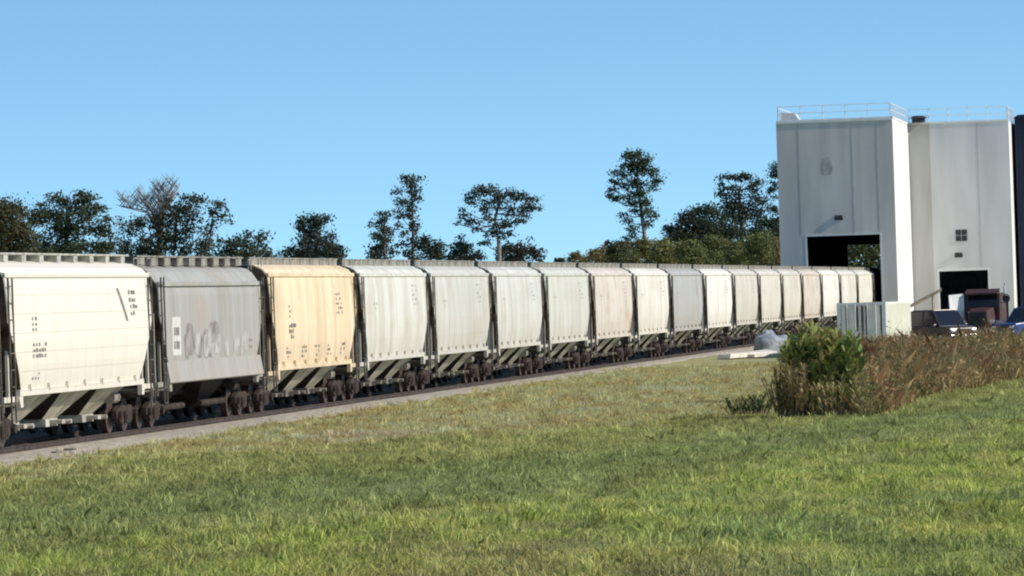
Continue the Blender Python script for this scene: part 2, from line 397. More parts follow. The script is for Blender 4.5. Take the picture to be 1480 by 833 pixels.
def make_car(style='curve', chutes=True, marks='plain'):
    root = empty('hopper_car', (0, 0, 0))
    paint = {'box': 'paint_grey', 'first': 'paint_clean', 'curve': 'paint'}[style if style != 'first' else 'first']
    st = 'box' if style == 'box' else 'curve'
    body = body_mesh(st).build('body', paint, root)
    for e in (-1, 1):    # end wall and slope sheet, brown darkened for the shade between cars
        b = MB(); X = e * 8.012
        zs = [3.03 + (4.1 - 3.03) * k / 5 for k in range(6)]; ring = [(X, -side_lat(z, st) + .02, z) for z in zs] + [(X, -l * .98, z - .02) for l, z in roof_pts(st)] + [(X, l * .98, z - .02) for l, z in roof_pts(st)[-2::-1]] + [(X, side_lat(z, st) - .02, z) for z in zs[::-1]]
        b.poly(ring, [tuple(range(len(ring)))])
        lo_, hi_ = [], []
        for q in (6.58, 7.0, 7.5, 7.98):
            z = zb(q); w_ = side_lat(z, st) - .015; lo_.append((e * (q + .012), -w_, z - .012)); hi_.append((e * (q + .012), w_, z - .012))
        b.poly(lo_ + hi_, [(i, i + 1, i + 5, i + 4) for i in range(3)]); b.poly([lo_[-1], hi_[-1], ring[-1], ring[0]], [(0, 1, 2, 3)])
        b.build('end_wall', 'endshade', root)
    for s in (-1, 1):    # top chord and side sill run the length of the side
        lat = side_lat(4.12, st)
        b = MB(); ly = s * lat
        z1 = 4.17 if st == 'curve' else 3.92; ll = side_lat(z1 - .06, st)
        b.box(-HL, HL, min(s * (ll - .05), s * (ll + .045)), max(s * (ll - .05), s * (ll + .045)), z1 - .07, z1 + .05)
        b.build('top_chord', paint, root, bevel=.012)
        b = MB()
        if st == 'box':
            b.poly([(x_, s * y_, z_) for x_ in (-7.3, 7.3) for y_, z_ in ((1.50, 1.78), (1.57, 1.78), (1.66, 1.22), (1.50, 1.18))], [(0, 1, 2, 3), (4, 5, 6, 7), (0, 1, 5, 4), (1, 2, 6, 5), (2, 3, 7, 6), (3, 0, 4, 7)])
        else:
            y0, y1 = sorted((s * 1.42, s * 1.56)); b.box(-6.9, 6.9, y0, y1, 1.25, 1.40)
            for k in range(-3, 4): b.box(k * 1.95 - .05, k * 1.95 + .05, *sorted((s * 1.50, s * 1.59)), 1.36, 1.52)
        b.build('side_sill', paint, root)
    # end frames: bolster stubs, corner posts, ladders, platform
    for e in (-1, 1):
        b = MB(); b.box(*sorted((e * 6.7, e * 8.35)), -1.42, 1.42, 1.02, 1.10); b.box(*sorted((e * 8.25, e * 8.37)), -1.5, 1.5, .88, 1.12)
        b.build('end_platform', 'frame', root)
        for s in (-1, 1):
            b = MB()
            b.hexa([(e * 6.62, s * 1.44, .98), (e * 6.86, s * 1.44, .98), (e * 6.86, s * 1.56, .98), (e * 6.62, s * 1.56, .98)],
                   [(e * 6.62, s * 1.44, 1.245), (e * 7.0, s * 1.44, 1.245), (e * 7.0, s * 1.56, 1.245), (e * 6.62, s * 1.56, 1.245)])
            b.box(*sorted((e * 6.80, e * 8.24)), *sorted((s * 1.41, s * 1.5)), 1.12, 1.25)
            for xp in (7.35, 8.1): b.box(*sorted((e * xp, e * (xp + .09))), *sorted((s * 1.34, s * 1.415)), 1.10, zb(xp) + .1)
            b.build('corner_frame', paint, root)
        for s in (-1, 1):
            b = MB(); y = s * 1.585
            for xl in (7.52, 7.94): b.box(*sorted((e * xl, e * (xl + .045))), *sorted((y, y + s * .04)), .62, 4.1)
            for k in range(9): b.box(*sorted((e * 7.57, e * 7.94)), *sorted((y + s * .008, y + s * .03)), .68 + k * .4, .705 + k * .4)
            b.build('ladder', 'frame', root)
    b = MB()   # brake wheel on the end facing back down the line
    ring = [(-8.42, .55 + .26 * math.cos(q), 2.3 + .26 * math.sin(q)) for q in np.linspace(0, 2 * math.pi, 17)]
    b.tube(ring, .02, 6); b.tube([(-8.42, .55, 2.04), (-8.42, .55, 2.56)], .015, 5); b.tube([(-8.42, .29, 2.3), (-8.42, .81, 2.3)], .015, 5); b.tube([(-8.42, .55, 2.3), (-8.1, .55, 2.3)], .03, 6)
    b.build('brake_wheel', 'under', root)
    MB().box(-8.2, 8.2, -.28, .28, .78, 1.2).build('centre_sill', 'under', root)
    for e in (-1, 1):
        b = MB(); b.box(*sorted((e * 8.2, e * 8.45)), -.1, .1, .72, .95); b.poly([(e * 8.45, -.17, .7), (e * 8.62, -.12, .7), (e * 8.62, .15, .7), (e * 8.45, .17, .7), (e * 8.45, -.17, .98), (e * 8.62, -.12, .98), (e * 8.62, .15, .98), (e * 8.45, .17, .98)], [(0, 1, 2, 3), (4, 5, 6, 7), (0, 1, 5, 4), (1, 2, 6, 5), (2, 3, 7, 6), (3, 0, 4, 7)])
        b.build('coupler', 'bogie', root)
    # roof
    for s in (-1, 1):
        b = MB(); y0, y1 = sorted((s * .62, s * 1.0)); zt_ = 4.68 if style == 'first' else 4.665; b.box(-8.1, 8.1, y0, y1, zt_, zt_ + .045)
        for k in range(-4, 5):
            X = k * 1.85; hw_ = .22 if style == 'first' else (.45 if style == 'box' else .86); b.box(max(-8.05, X - hw_), min(8.05, X + hw_), y0 + .02, y1 - .02, 4.45, zt_ - .002)
        b.build('running_board', 'boardm' if style == 'first' else 'frame2', root)
    b = MB(); b.box(-7.2, 7.2, -.34, .34, 4.45, 4.69)
    for k in range(-5, 6): b.box(k * 1.35 - .04, k * 1.35 + .04, -.38, .38, 4.702, 4.73)
    b.build('roof_hatch', 'under', root)  # dark colour stands for the shade in the slots under the boards
    for e in (-1, 1):
        MB().box(*sorted((e * 7.62, e * 8.1)), -.61, .61, 4.70, 4.74).build('roof_end_step', 'boardm', root)
        MB().tube([(e * 8.0, -1.25, 4.33), (e * 8.0, -1.25, 4.62), (e * 7.5, -1.25, 4.62), (e * 7.5, -1.25, 4.33)], .015, 5).build('grab_rail', 'boardm', root)
    # chutes
    if chutes:
        for cx in (-4.05, 0, 4.05):
            zt, xb, xt = 1.365, .78, 1.72
            b = MB()
            for sy in (-1, 1): b.poly([(cx - xb, sy * .60, .56), (cx + xb, sy * .60, .56), (cx + xt, sy * 1.44, zt), (cx - xt, sy * 1.44, zt)], [(0, 1, 2, 3)])
            b.poly([(cx - xb, -.6, .56), (cx + xb, -.6, .56), (cx + xb, .6, .56), (cx - xb, .6, .56)], [(0, 1, 2, 3)])
            h = b.build('hopper_chute', 'chute', root)
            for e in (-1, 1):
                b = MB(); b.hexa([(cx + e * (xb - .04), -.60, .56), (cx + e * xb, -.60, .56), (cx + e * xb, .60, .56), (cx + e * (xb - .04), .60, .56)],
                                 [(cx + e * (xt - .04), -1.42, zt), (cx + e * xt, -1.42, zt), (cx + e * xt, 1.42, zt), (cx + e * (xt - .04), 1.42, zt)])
                b.build('end_sheet', 'under', h)  # near-black sheets paint the shade between the chutes
            g_ = MB(); g_.box(cx - .74, cx + .55, -.68, .68, .36, .555); g_.box(cx - .3, cx + .45, -1.0, -.685, .42, .52); g_.box(cx - .3, cx + .45, .685, 1.0, .42, .52)
            g_.tube([(cx + .1, -1.01, .47), (cx + .1, -1.15, .47)], .06, 8)
            g_.build('outlet_gate', 'boardm' if style == 'first' else 'gate', h)
    else:
        for cx in (-3.3, 3.3):
            b = MB(); b.hexa([(cx - .8, -.5, .55), (cx + .8, -.5, .55), (cx + .8, .5, .55), (cx - .8, .5, .55)],
                             [(cx - 2.6, -1.1, 1.365), (cx + 2.6, -1.1, 1.365), (cx + 2.6, 1.1, 1.365), (cx - 2.6, 1.1, 1.365)])
            h = b.build('hopper_chute', 'under', root)
            g_ = MB(); g_.box(cx - .6, cx + .6, -.7, .7, .36, .545); g_.tube([(cx - 2, -.8, .5), (cx + 2, -.8, .5)], .09, 8); g_.build('outlet_gate', 'bogie', h)
    b = MB(); b.tube([(4.9 + .0, -1.05, .95), (5.6, -1.05, .95)], .16, 10); b.box(4.95, 5.55, -1.02, -.3, 1.12, 1.2)
    b.build('air_reservoir', 'gate' if chutes else 'bogie', root)
    # bogies
    for e in (-1, 1):
        bx = e * 6.75; bg_ = MB(); bg_.box(bx - .2, bx + .2, -1.0, 1.0, .52, .76)
        for s in (-1, 1):
            y0, y1 = sorted((s * .93, s * 1.07))
            prof = [(-1.12, .58), (-1.12, .38), (-.84, .38), (-.50, .22), (.50, .22), (.84, .38), (1.12, .38), (1.12, .58), (.55, .72), (-.55, .72)]
            bg_.prism([(bx + a_, z) for a_, z in prof], y0, y1)
            for xw in (-.88, .88): bg_.tube([(bx + xw, s * 1.07, .46), (bx + xw, s * 1.17, .46)], .12, 10)
            for xs_ in (-.2, 0, .2): bg_.tube([(bx + xs_, s * 1.10, .27), (bx + xs_, s * 1.10, .55)], .07, 8)
        h = bg_.build('bogie', 'bogie', root)
        for xw in (-.88, .88):
            w_ = MB()
            for s in (-1, 1):
                w_.tube([(bx + xw, s * .70, .46), (bx + xw, s * .82, .46)], .455, 24)
                w_.tube([(bx + xw, s * .66, .46), (bx + xw, s * .70, .46)], .485, 24)
                w_.tube([(bx + xw, s * .82, .46), (bx + xw, s * .86, .46)], .15, 12)
            w_.tube([(bx + xw, -.9, .46), (bx + xw, .9, .46)], .08, 10)
            w_.build('wheelset', 'wheel', h)
    # stencils
    b = MB(); rr = random.Random(len(marks) * 7 + 3)
    def block(X, z, cols, rows, w=.16, h=.12, gx=.22, gz_=.17, p=.85):
        for r in range(rows):
            for c in range(cols):
                if rr.random() < p: conform(b, st, X + c * gx, z + r * gz_, w * rr.uniform(.5, 1), h * rr.uniform(.6, 1))
    if marks == 'first':
        for k in range(14):      # the slanted stripe
            conform(b, st, 4.05 + (13 - k) * .075 * .9 - .1, 2.95 + 0 * k + k * .062, .24, .0615)
        block(5.3, 3.45, 3, 2, .26, .13, .3, .2); block(5.4, 3.1, 3, 2, .26, .12, .3, .18)
        block(-5.6, 2.8, 2, 3, .22, .09, .3, .13); block(-5.6, 2.15, 5, 3, .26, .10, .30, .14); block(-5.6, 1.62, 3, 2, .2, .07, .3, .12, .5)
    elif marks == 'tan':
        block(-4.9, 2.85, 2, 3, .22, .10, .3, .15); block(-5.0, 2.2, 4, 3, .3, .13, .32, .17); block(4.0, 2.9, 4, 5, .25, .09, .32, .15, .6)
        for X in (-5.4, -2.6, -.2, 2.2, 4.7): block(X, 1.6, 3, 3, .26, .10, .3, .14, .6)
    elif marks == 'plain':
        block(4.1, 3.1, 4, 5, .24, .10, .3, .16, .6); block(-5.3, 3.0, 3, 2, .24, .10, .3, .15, .7)
    elif marks == 'grey':
        block(5.6, 2.0, 2, 2, .2, .12, .3, .2)
    if b.v: b.build('stencil_marks', 'mark2' if marks == 'plain' else 'mark', root)
    if marks == 'grey':
        b = MB(); conform(b, st, -6.3, 1.95, 1.25, 1.05); pl = b.build('marking_panel', 'markwhite', root)
        b = MB(); 
        for z in (2.12, 2.5): 
            for X in (-6.05, -5.75, -5.5): conform(b, st, X, z, .2, .22, .01)
        b.build('stencil_marks', 'mark', pl)
        for nm, mt, col, reg in (('graffiti', 'graf1', 0, (-4.2, 0.6)), ('graffiti', 'graf2', 1, (-2.6, 5.8))):
            b = MB(); q = random.Random(4 + col)
            X = reg[0]
            while X < reg[1]:
                wd = q.uniform(.25, .55); z0 = q.uniform(1.8, 1.95); hh = q.uniform(.45, .95) * (1.1 if col == 0 else .9); sl = q.uniform(-.3, .3)
                # bubble-shaped stroke, curved outline
                ring = []
                for t_ in np.linspace(0, 2 * math.pi, 15)[:-1]:
                    rx = wd * (abs(math.cos(t_)) ** .7) * (1 if math.cos(t_) > 0 else -1); rz = hh / 2 * (abs(math.sin(t_)) ** .7) * (1 if math.sin(t_) > 0 else -1)
                    zz = z0 + hh / 2 + rz; ring.append((X + rx + sl * rz, -side_lat(zz, st) - .006 - .003 * col, zz))
                if q.random() < .8:
                    b = MB(); b.poly(ring, [tuple(range(14))]); b.build(nm, mt, root)
                X += wd * q.uniform(1.3, 2.2)
    index_kids(); return root
def paint_tree(o, colr, mt=None):
    PA = ('weathered_hopper_paint', 'rusty_hopper_paint', 'grey_hopper_paint', 'panelled_hopper_paint')
    for ch in KIDS.get(o.name, []):
        ch.color = (min(.9, colr[0] * 1.0), min(.9, colr[1] * 1.005), min(.9, colr[2] * 1.015), 1)
        if mt and ch.type == 'MESH' and ch.material_slots and ch.data.materials[0].name in PA:
            ch.material_slots[0].link = 'OBJECT'; ch.material_slots[0].material = M[mt]
BX = [-150, 2, 226, 386, 519, 622, 712, 787, 855, 917, 969, 1018, 1060, 1097, 1130, 1159, 1187, 1214, 1239, 1262, 1282]
def s_of(px): 
    z = F * NEAR / math.cos(TH) / (1815 - px); return (z - NEAR * math.sin(TH)) / math.cos(TH)
SB = [s_of(p) for p in BX]
cream = (.80, .77, .66); offw = (.66, .655, .59)
CARS = [ # style, marks, colour, material, label
 ('curve', 'plain', (.60, .58, .54), None, 'hopper car cut off by the left edge of the photo, only its end showing'),
 ('first', 'first', (.75, .715, .61), None, 'largest and brightest cream white hopper car with a slanted dark stripe, nearest at the left'),
 ('box', 'grey', (.37, .365, .34), None, 'grey hopper car with graffiti along its lower side, behind the nearest cream one'),
 ('curve', 'tan', (.84, .67, .44), None, 'yellowish tan hopper car, the only tan one in the train'),
 ('curve', 'plain', (.68, .675, .61), None, 'off-white hopper car directly behind the yellowish tan one'),
 ('curve', 'plain', (.60, .60, .545), None, 'pale grey-white hopper car, second behind the tan one'),
 ('curve', 'plain', (.64, .64, .585), None, 'off-white streaked hopper car, third behind the tan one'),
 ('curve', 'plain', (.62, .625, .56), None, 'off-white hopper car touching the front of the pinkish rust-stained one'),
 ('curve', 'plain', (.68, .615, .54), 'paint_rusty', 'pinkish rust-stained hopper car in the middle of the train'),
 ('curve', 'plain', (.78, .76, .68), None, 'white hopper car between the pinkish stained one and the small grey one'),
 ('curve', 'plain', (.43, .43, .415), 'paint_grey', 'plain mid-grey hopper car without graffiti, in the far half of the train'),
 ('curve', 'plain', (.82, .80, .73), None, 'bright white hopper car just beyond the plain mid-grey one'),
 ('curve', 'plain', (.64, .61, .54), None, 'beige-grey hopper car, second beyond the plain mid-grey one'),
 ('curve', 'plain', (.70, .67, .59), None, 'beige hopper car, third beyond the plain mid-grey one, above the pale tarpaulin'),
 ('curve', 'plain', (.67, .64, .56), None, 'beige hopper car touching the front of the small far pinkish one'),
 ('curve', 'plain', (.68, .61, .54), 'paint_rusty', 'small far pinkish hopper car seen above the green bush'),
 ('curve', 'plain', (.86, .84, .78), None, 'bright white far hopper car just left of the cream shipping container'),
 ('curve', 'plain', (.74, .72, .66), None, 'far hopper car rising behind the left end of the shipping container'),
 ('curve', 'plain', (.76, .74, .66), None, 'farthest sunlit hopper car, just about to enter the tall doorway'),
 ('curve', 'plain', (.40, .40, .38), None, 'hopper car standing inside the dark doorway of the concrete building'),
]
protos = {}
for i, (stl, mk, colr, mt, lab) in enumerate(CARS):
    key = (stl, mk)
    if key not in protos: protos[key] = make_car(stl, stl != 'box', mk); o = protos[key]
    else: o = copy_tree(protos[key])
    s0_, s1_ = SB[i], SB[i + 1]; mid = (s0_ + s1_) / 2
    o.location = trk(mid, TRK, 0); o.rotation_euler[2] = YAW; o.scale = ((s1_ - s0_) / 17.22, 1, 1)
    tag(o, lab, 'freight car', 'covered hopper cars standing in one train'); index_kids(); paint_tree(o, colr, mt)
# chute colours follow each car
print('cars pitch', [round(SB[i + 1] - SB[i], 1) for i in range(len(SB) - 1)])

# ------------------------------------------------------------------ concrete building
ZB = 440.0
C0 = at(1297, 400, ZB); D_C = dist_track(C0.x, C0.y); s_C = s_track(C0.x, C0.y)
BH = 16.25
def bld_pt(lat, dep): return trk(s_C + dep, D_C - lat, GZ)
bl = empty('concrete_building', bld_pt(0, 0), YAW, label='tall grey concrete shed with two blocks, railed flat roof and dark doorways at the right', cat='building')
# local: X = depth along track, Y = left ; lateral right = -Y
H = BH - GZ; Wl = 9.05; DP = 30.0; th = .35
def wall_y(b, x0, x1, ya, yb, hole=None, z1=H):   # wall across, y from ya to yb (ya<yb)
    if not hole: b.box(x0, x1, ya, yb, 0, z1); return
    h0, h1, hz = hole; b.box(x0, x1, ya, h0, 0, z1); b.box(x0, x1, h1, yb, 0, z1); b.box(x0, x1, h0, h1, hz, z1)
dr0, dr1, drh = 1.25, 6.95, 7.45
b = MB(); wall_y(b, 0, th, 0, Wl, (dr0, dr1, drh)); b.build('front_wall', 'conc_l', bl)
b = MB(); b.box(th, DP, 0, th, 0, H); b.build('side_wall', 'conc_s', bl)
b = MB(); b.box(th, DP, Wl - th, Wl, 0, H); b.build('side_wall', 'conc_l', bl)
yb0 = 30.4 - D_C; yb1 = 33.5 - D_C
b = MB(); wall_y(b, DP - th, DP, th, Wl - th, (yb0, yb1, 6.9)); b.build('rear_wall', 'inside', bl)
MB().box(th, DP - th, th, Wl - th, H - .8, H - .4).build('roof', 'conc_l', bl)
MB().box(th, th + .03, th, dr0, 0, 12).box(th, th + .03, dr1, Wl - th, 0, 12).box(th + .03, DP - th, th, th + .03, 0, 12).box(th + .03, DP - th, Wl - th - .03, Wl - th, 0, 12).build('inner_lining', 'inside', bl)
# door frame
b = MB(); b.box(-.015, -.002, dr0 - .14, dr0 - .0, 0, drh + .14); b.box(-.015, -.002, dr1, dr1 + .14, 0, drh + .14); b.box(-.015, -.002, dr0, dr1, drh, drh + .14)
b.build('door_frame', 'white', bl)
for y in (1.25, 3.2, 7.35): MB().box(-.012, .0 - .002, y - .03, y + .03, drh + .16, H - .2).build('panel_joint', 'seam', bl)
b = MB(); b.box(-.05, DP, -.05, -.002, H - .02, H + .12); b.box(-.06, -.002, 0, Wl, H - .16, H + .02); b.box(0, .3, 0, Wl, H + .002, H + .12); b.build('parapet_cap', 'white', bl)
def railing(x0, y0, x1, y1, zb_, parent, n):
    b = MB()
    for z in (.55, 1.08): b.tube([(x0, y0, zb_ + z), (x1, y1, zb_ + z)], .03, 6)
    for i in range(n + 1):
        t_ = i / n; X = x0 + (x1 - x0) * t_; Y = y0 + (y1 - y0) * t_; b.tube([(X, Y, zb_), (X, Y, zb_ + 1.09)], .03, 6)
    return b.build('roof_railing', 'white', parent)
railing(.15, .15, .15, Wl - .15, H + .1, bl, 5); railing(.15, .15, 19.8, .15, H + .1, bl, 9); railing(.15, Wl - .15, 19.8, Wl - .15, H - .0, bl, 9)
MB().hexa([(.6, 6.9, H - .4), (2.2, 6.9, H - .4), (2.2, 8.7, H - .4), (.6, 8.7, H - .4)], [(.6, 7.6, H + .62), (2.2, 7.6, H + .62), (2.2, 8.7, H + .75), (.6, 8.7, H + .75)]).build('roof_hatch', 'white', bl)
def wall_lamp(x, y, z):
    b = MB(); b.hexa([(x - .12, y - .32, z), (x - .003, y - .32, z - .1), (x - .003, y + .32, z - .1), (x - .12, y + .32, z)], [(x - .10, y - .28, z + .22), (x - .003, y - .28, z + .3), (x - .003, y + .28, z + .3), (x - .10, y + .28, z + .22)])
    b.build('wall_lamp', 'dark', bl)
wall_lamp(0, 4.4, 8.75)
b = MB()
for q in (0,): 
    b.poly([(-.006, 5.6, 12.2), (-.006, 4.9, 12.2), (-.006, 4.75, 12.8), (-.006, 5.05, 13.6), (-.006, 5.5, 13.5), (-.006, 5.7, 12.8)], [tuple(range(6))])
b.build('wall_patch', mat('patched_concrete', (.50, .48, .45), .85, .15, 2.0), bl)
# right block, set back 20 m
RX = 20.0; y_m = -1.75; y_e = -8.15
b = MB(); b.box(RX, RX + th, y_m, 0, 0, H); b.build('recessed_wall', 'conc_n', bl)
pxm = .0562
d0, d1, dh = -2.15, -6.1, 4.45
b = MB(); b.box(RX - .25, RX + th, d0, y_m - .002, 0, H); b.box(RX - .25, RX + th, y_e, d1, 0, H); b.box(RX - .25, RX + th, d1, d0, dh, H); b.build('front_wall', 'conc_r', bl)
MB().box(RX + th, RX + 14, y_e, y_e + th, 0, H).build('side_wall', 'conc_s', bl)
b = MB(); b.box(RX + 14, RX + 14 + th, y_e, 0, 0, H); b.build('rear_wall', 'inside', bl)
MB().box(RX + th, RX + 14, y_e + th, 0, H - .8, H - .4).build('roof', 'conc_l', bl)
b = MB(); b.box(RX - .32, RX - .2, d1 - .12, d1, 0, dh + .16); b.box(RX - .32, RX - .2, d0, d0 + .12, 0, dh + .16); b.box(RX - .32, RX - .2, d1, d0, dh, dh + .16); b.build('door_frame', 'white', bl)
MB().box(RX - .262, RX - .252, -5.62, -5.56, dh + .2, H - .1).build('panel_joint', 'seam', bl)
MB().box(RX - .30, RX + .1, y_e, y_m, H + .0, H + .14).box(RX - .02, RX + .1, y_m + .01, -.06, H + .0, H + .14).build('parapet_cap', 'white', bl)
railing(RX, y_e + .1, RX, -.1, H + .12, bl, 5); railing(RX, y_e + .1, RX + 13, y_e + .1, H + .12, bl, 6)
vz = 3.41 + (411.5 - 342) * pxm; vy = -(1392 - 1320) * pxm
b = MB()
for i in (0, 1):
    for j in (0, 1): b.box(RX - .29, RX - .255, vy - .46 + i * .49, vy - .03 + i * .49, vz - .46 + j * .49, vz - .03 + j * .49)
b.build('window', 'dark', bl)
wall_lamp(RX - .25, -(1388 - 1321) * pxm, 3.41 + (411.5 - 372) * pxm)
# roof fan
ft = empty('roof_fan', bld_pt(0.9, 19.6) + Vector((0, 0, H + .12)), YAW, label='small dark ventilator dome on the roof where the two blocks meet', cat='roof ventilator')
b = MB(); b.tube([(0, 0, 0), (0, 0, .35)], .55, 16); b.build('base', 'dark', ft)
b = MB(); b.tube([(0, 0, .35), (0, 0, .42), (0, 0, .55)], .85, 16, .4); b.build('cowl', 'dark', ft)
# navy building at right edge
nb = empty('navy_building', bld_pt(8.42, 25), YAW, label='dark navy metal clad building cut off by the right edge of the photo', cat='building')
b = MB(); HN = H + .35
b.box(0, 24, -14, 0, 0, HN); b.build('wall', 'navy', nb)
b = MB()
for k in range(40): b.box(-.05, -.002, -.2 - k * .34, -.06 - k * .34, 0.1, HN - .1)
b.build('cladding_rib', 'navy', nb)
MB().hexa([(-.3, -14.2, HN), (24.2, -14.2, HN), (24.2, .08, HN), (-.3, .08, HN)], [(-.3, -14.2, HN + .6), (24.2, -14.2, HN + .6), (24.2, -.3, HN + .25), (-.3, -.3, HN + .25)]).build('roof', 'navy', nb)

# concrete apron in front of the building
ap = MB(); ap.poly([bld_pt(-1.2, -2) + Vector((0, 0, .01)), bld_pt(24, -2) + Vector((0, 0, .01)), bld_pt(24, 19.6) + Vector((0, 0, .01)), bld_pt(.1, 19.6) + Vector((0, 0, .01)), bld_pt(.1, -.2) + Vector((0, 0, .01)), bld_pt(-1.2, -.2) + Vector((0, 0, .01))], [tuple(range(6))])
tag(ap.build('yard_pavement', 'gravel'), kind='structure')

# ------------------------------------------------------------------ shipping container
cyaw = math.pi / 2 - R(10.1)
p0 = at(1280, 460, 285); ct = empty('shipping_container', (p0.x, p0.y, GZ), cyaw, label='cream white shipping container in front of the tall concrete building, its doors facing the viewer', cat='shipping container')
Lc, Wc, Hc = 12.2, 2.44, 2.62
b = MB(); b.box(.12, Lc, 0.06, Wc - .06, .12, Hc - .03)
b.build('body', 'cream', ct)
for y0, y1 in ((-.0, .058), (Wc - .058, Wc)):
    b = MB()
    for k in range(30):
        X = .3 + k * .395; b.hexa([(X, y0, .14), (X + .22, y0, .14), (X + .22, y1, .14), (X, y1, .14)], [(X, y0, Hc - .1), (X + .22, y0, Hc - .1), (X + .22, y1, Hc - .1), (X, y1, Hc - .1)])
    b.box(.2, Lc - .1, min(y0, y1) + .01, max(y0, y1) - .01, .125, .138); b.build('side_corrugation', 'cream', ct)
b = MB()
for y in (0, Wc - .16): b.box(-.02, .14, y - .02, y + .18, 0, Hc)
b.box(-.02, .14, .18, Wc - .18, Hc - .14, Hc); b.box(-.02, .14, .18, Wc - .18, 0, .14); b.build('end_frame', 'white', ct)
for s in (0, 1):
    y0 = .2 + s * 1.03
    d = MB().box(.02, .1, y0, y0 + 1.0, .15, Hc - .15).build('door', 'door_pale', ct)
    b = MB()
    for yy in (.3, .72): b.tube([(-.03, y0 + yy, .1), (-.03, y0 + yy, Hc - .08)], .025, 6)
    b.box(-.06, -.01, y0 + .3, y0 + .75, 1.1, 1.16); b.build('lock_bar', 'white', d)
    b = MB(); 
    b.box(-.005, .018, y0 + .05, y0 + .24, .5, 1.2)
    b.build('door_panel', 'door_pale', d)
for y_ in (.17, .92, 1.12, 1.38, 1.92): MB().box(-.0, .018, y_, y_ + .10, .2, Hc - .18).build('door_gasket', 'frame', ct)

# ------------------------------------------------------------------ vehicles
def wheel(parent, x, y, r, wd, hub='chrome'):
    s = -1 if y < 0 else 1
    t_ = MB().tube([(x, y - s * wd, r), (x, y - s * .02, r), (x, y, r)], r, 24).build('wheel', 'tyre', parent)
    b = MB(); b.tube([(x, y + s * .002, r), (x, y + s * .02, r)], r * .58, 16); b.tube([(x, y + s * .02, r), (x, y + s * .06, r)], r * .2, 10); b.build('rim', hub, t_); return t_
def car(name, label, cat, loc, rz, paint, Lx=4.7, W=1.85, Hh=1.75, pickup=False):
    root = empty(name, loc, rz, label=label, cat=cat); hw = W / 2; r = .36
    x0, x1 = -Lx / 2, Lx / 2
    prof = [(x0, .45), (x0 + .05, 1.0), (x0 + .9, 1.08), (x1 - .1, 1.05), (x1, .9), (x1, .42)]
    bt = []
    for cx in (x1 - .95, x0 + .9):
        for q in np.linspace(0, math.pi, 9): bt.append((cx + .44 * math.cos(q), .30 + .44 * math.sin(q)))
    prof2 = [(x0, .40), (x0, .72), (x0 + .08, .98), (x0 + .5, 1.03), (x0 + 1.0, 1.06), (x1 - .25, 1.06), (x1 - .03, .95), (x1, .75), (x1, .36)] + bt
    b = MB().prism(prof2, -hw, hw); body = b.build('body', paint, root, bevel=.05)
    # cabin: x0 front; windshield slopes
    if pickup: cab = [(x0 + 1.15, 1.05), (x0 + 1.75, Hh - .02), (x0 + 3.2, Hh), (x0 + 3.45, 1.05)]
    else: cab = [(x0 + 1.05, 1.05), (x0 + 1.75, Hh - .04), (x0 + 2.4, Hh), (x1 - .7, Hh - .02), (x1 - .15, 1.05)]
    b = MB(); n = len(cab); ins = .16
    pp = [(x, -hw + (.05 if z < 1.2 else ins), z) for x, z in cab] + [(x, hw - (.05 if z < 1.2 else ins), z) for x, z in cab]
    b.poly(pp, [tuple(range(n)), tuple(range(2 * n - 1, n - 1, -1))] + [(i, i + n, (i + 1) % n + n, (i + 1) % n) for i in range(n)])
    b.build('window_glass', 'glass', root, bevel=.04)
    tops = [c for c in cab if c[1] > 1.2]
    MB().box(tops[0][0] + .05, tops[-1][0] - .03, -hw + ins + .03, hw - ins - .03, Hh - .045, Hh + .035).build('roof', paint, root, bevel=.03)
    for s in (-1, 1):
        for (xa, za), (xb, zb2) in ((cab[0], cab[1]), (cab[-1], cab[-2])):
            MB().tube([(xa, s * (hw - .05), za), (xb, s * (hw - ins), zb2)], .045, 6).build('pillar', paint, root)
        xm = (cab[0][0] + cab[-1][0]) / 2; MB().tube([(xm, s * (hw - .045), 1.05), (xm, s * (hw - ins + .01), Hh - .02)], .045, 6).build('pillar', paint, root)
    for xw in (x1 - .95, x0 + .9):
        for s in (-1, 1): wheel(root, xw, s * (hw - .01), r, .24)
    for s in (-1, 1):
        MB().box(x0 - .03, x0 + .06, *sorted((s * (hw - .08), s * (hw - .42))), .72, .88).build('headlight', 'chrome', root, bevel=.02)
        MB().box(x1 - .06, x1 + .03, *sorted((s * (hw - .06), s * (hw - .3))), .75, .98).build('tail_light', 'red', root, bevel=.02)
        MB().box(x0 + 1.25, x0 + 1.42, *sorted((s * hw, s * (hw + .2))), 1.02, 1.18).build('mirror', paint, root, bevel=.03)
    MB().box(x0 - .04, x0 + .02, -hw + .45, hw - .45, .66, .9).build('grille', 'dark', root)
    MB().box(x0 - .1, x0 + .05, -hw + .04, hw - .04, .40, .58).build('bumper', 'chrome', root, bevel=.03)
    return root
def gpt(px, depth): p = at(px, 460, depth); return Vector((p.x, p.y, GZ))
car('parked_suv', 'dark plum car parked right of the cream container, half hidden by dry grass', 'car', gpt(1358, 318), R(90 + 31), 'plum', 4.6, 1.9, 1.95)
car('blue_pickup', 'bright blue pickup cut off by the right edge of the photo', 'pickup truck', gpt(1494, 330), R(90 - 52), 'blue', 4.9, 1.95, 1.9, True)
# maroon lorry
lt_ = empty('maroon_lorry', gpt(1421, 335), R(90 - 16) + math.pi * 0, label='old maroon lorry with round mirror, standing in front of the right doorway', cat='lorry')
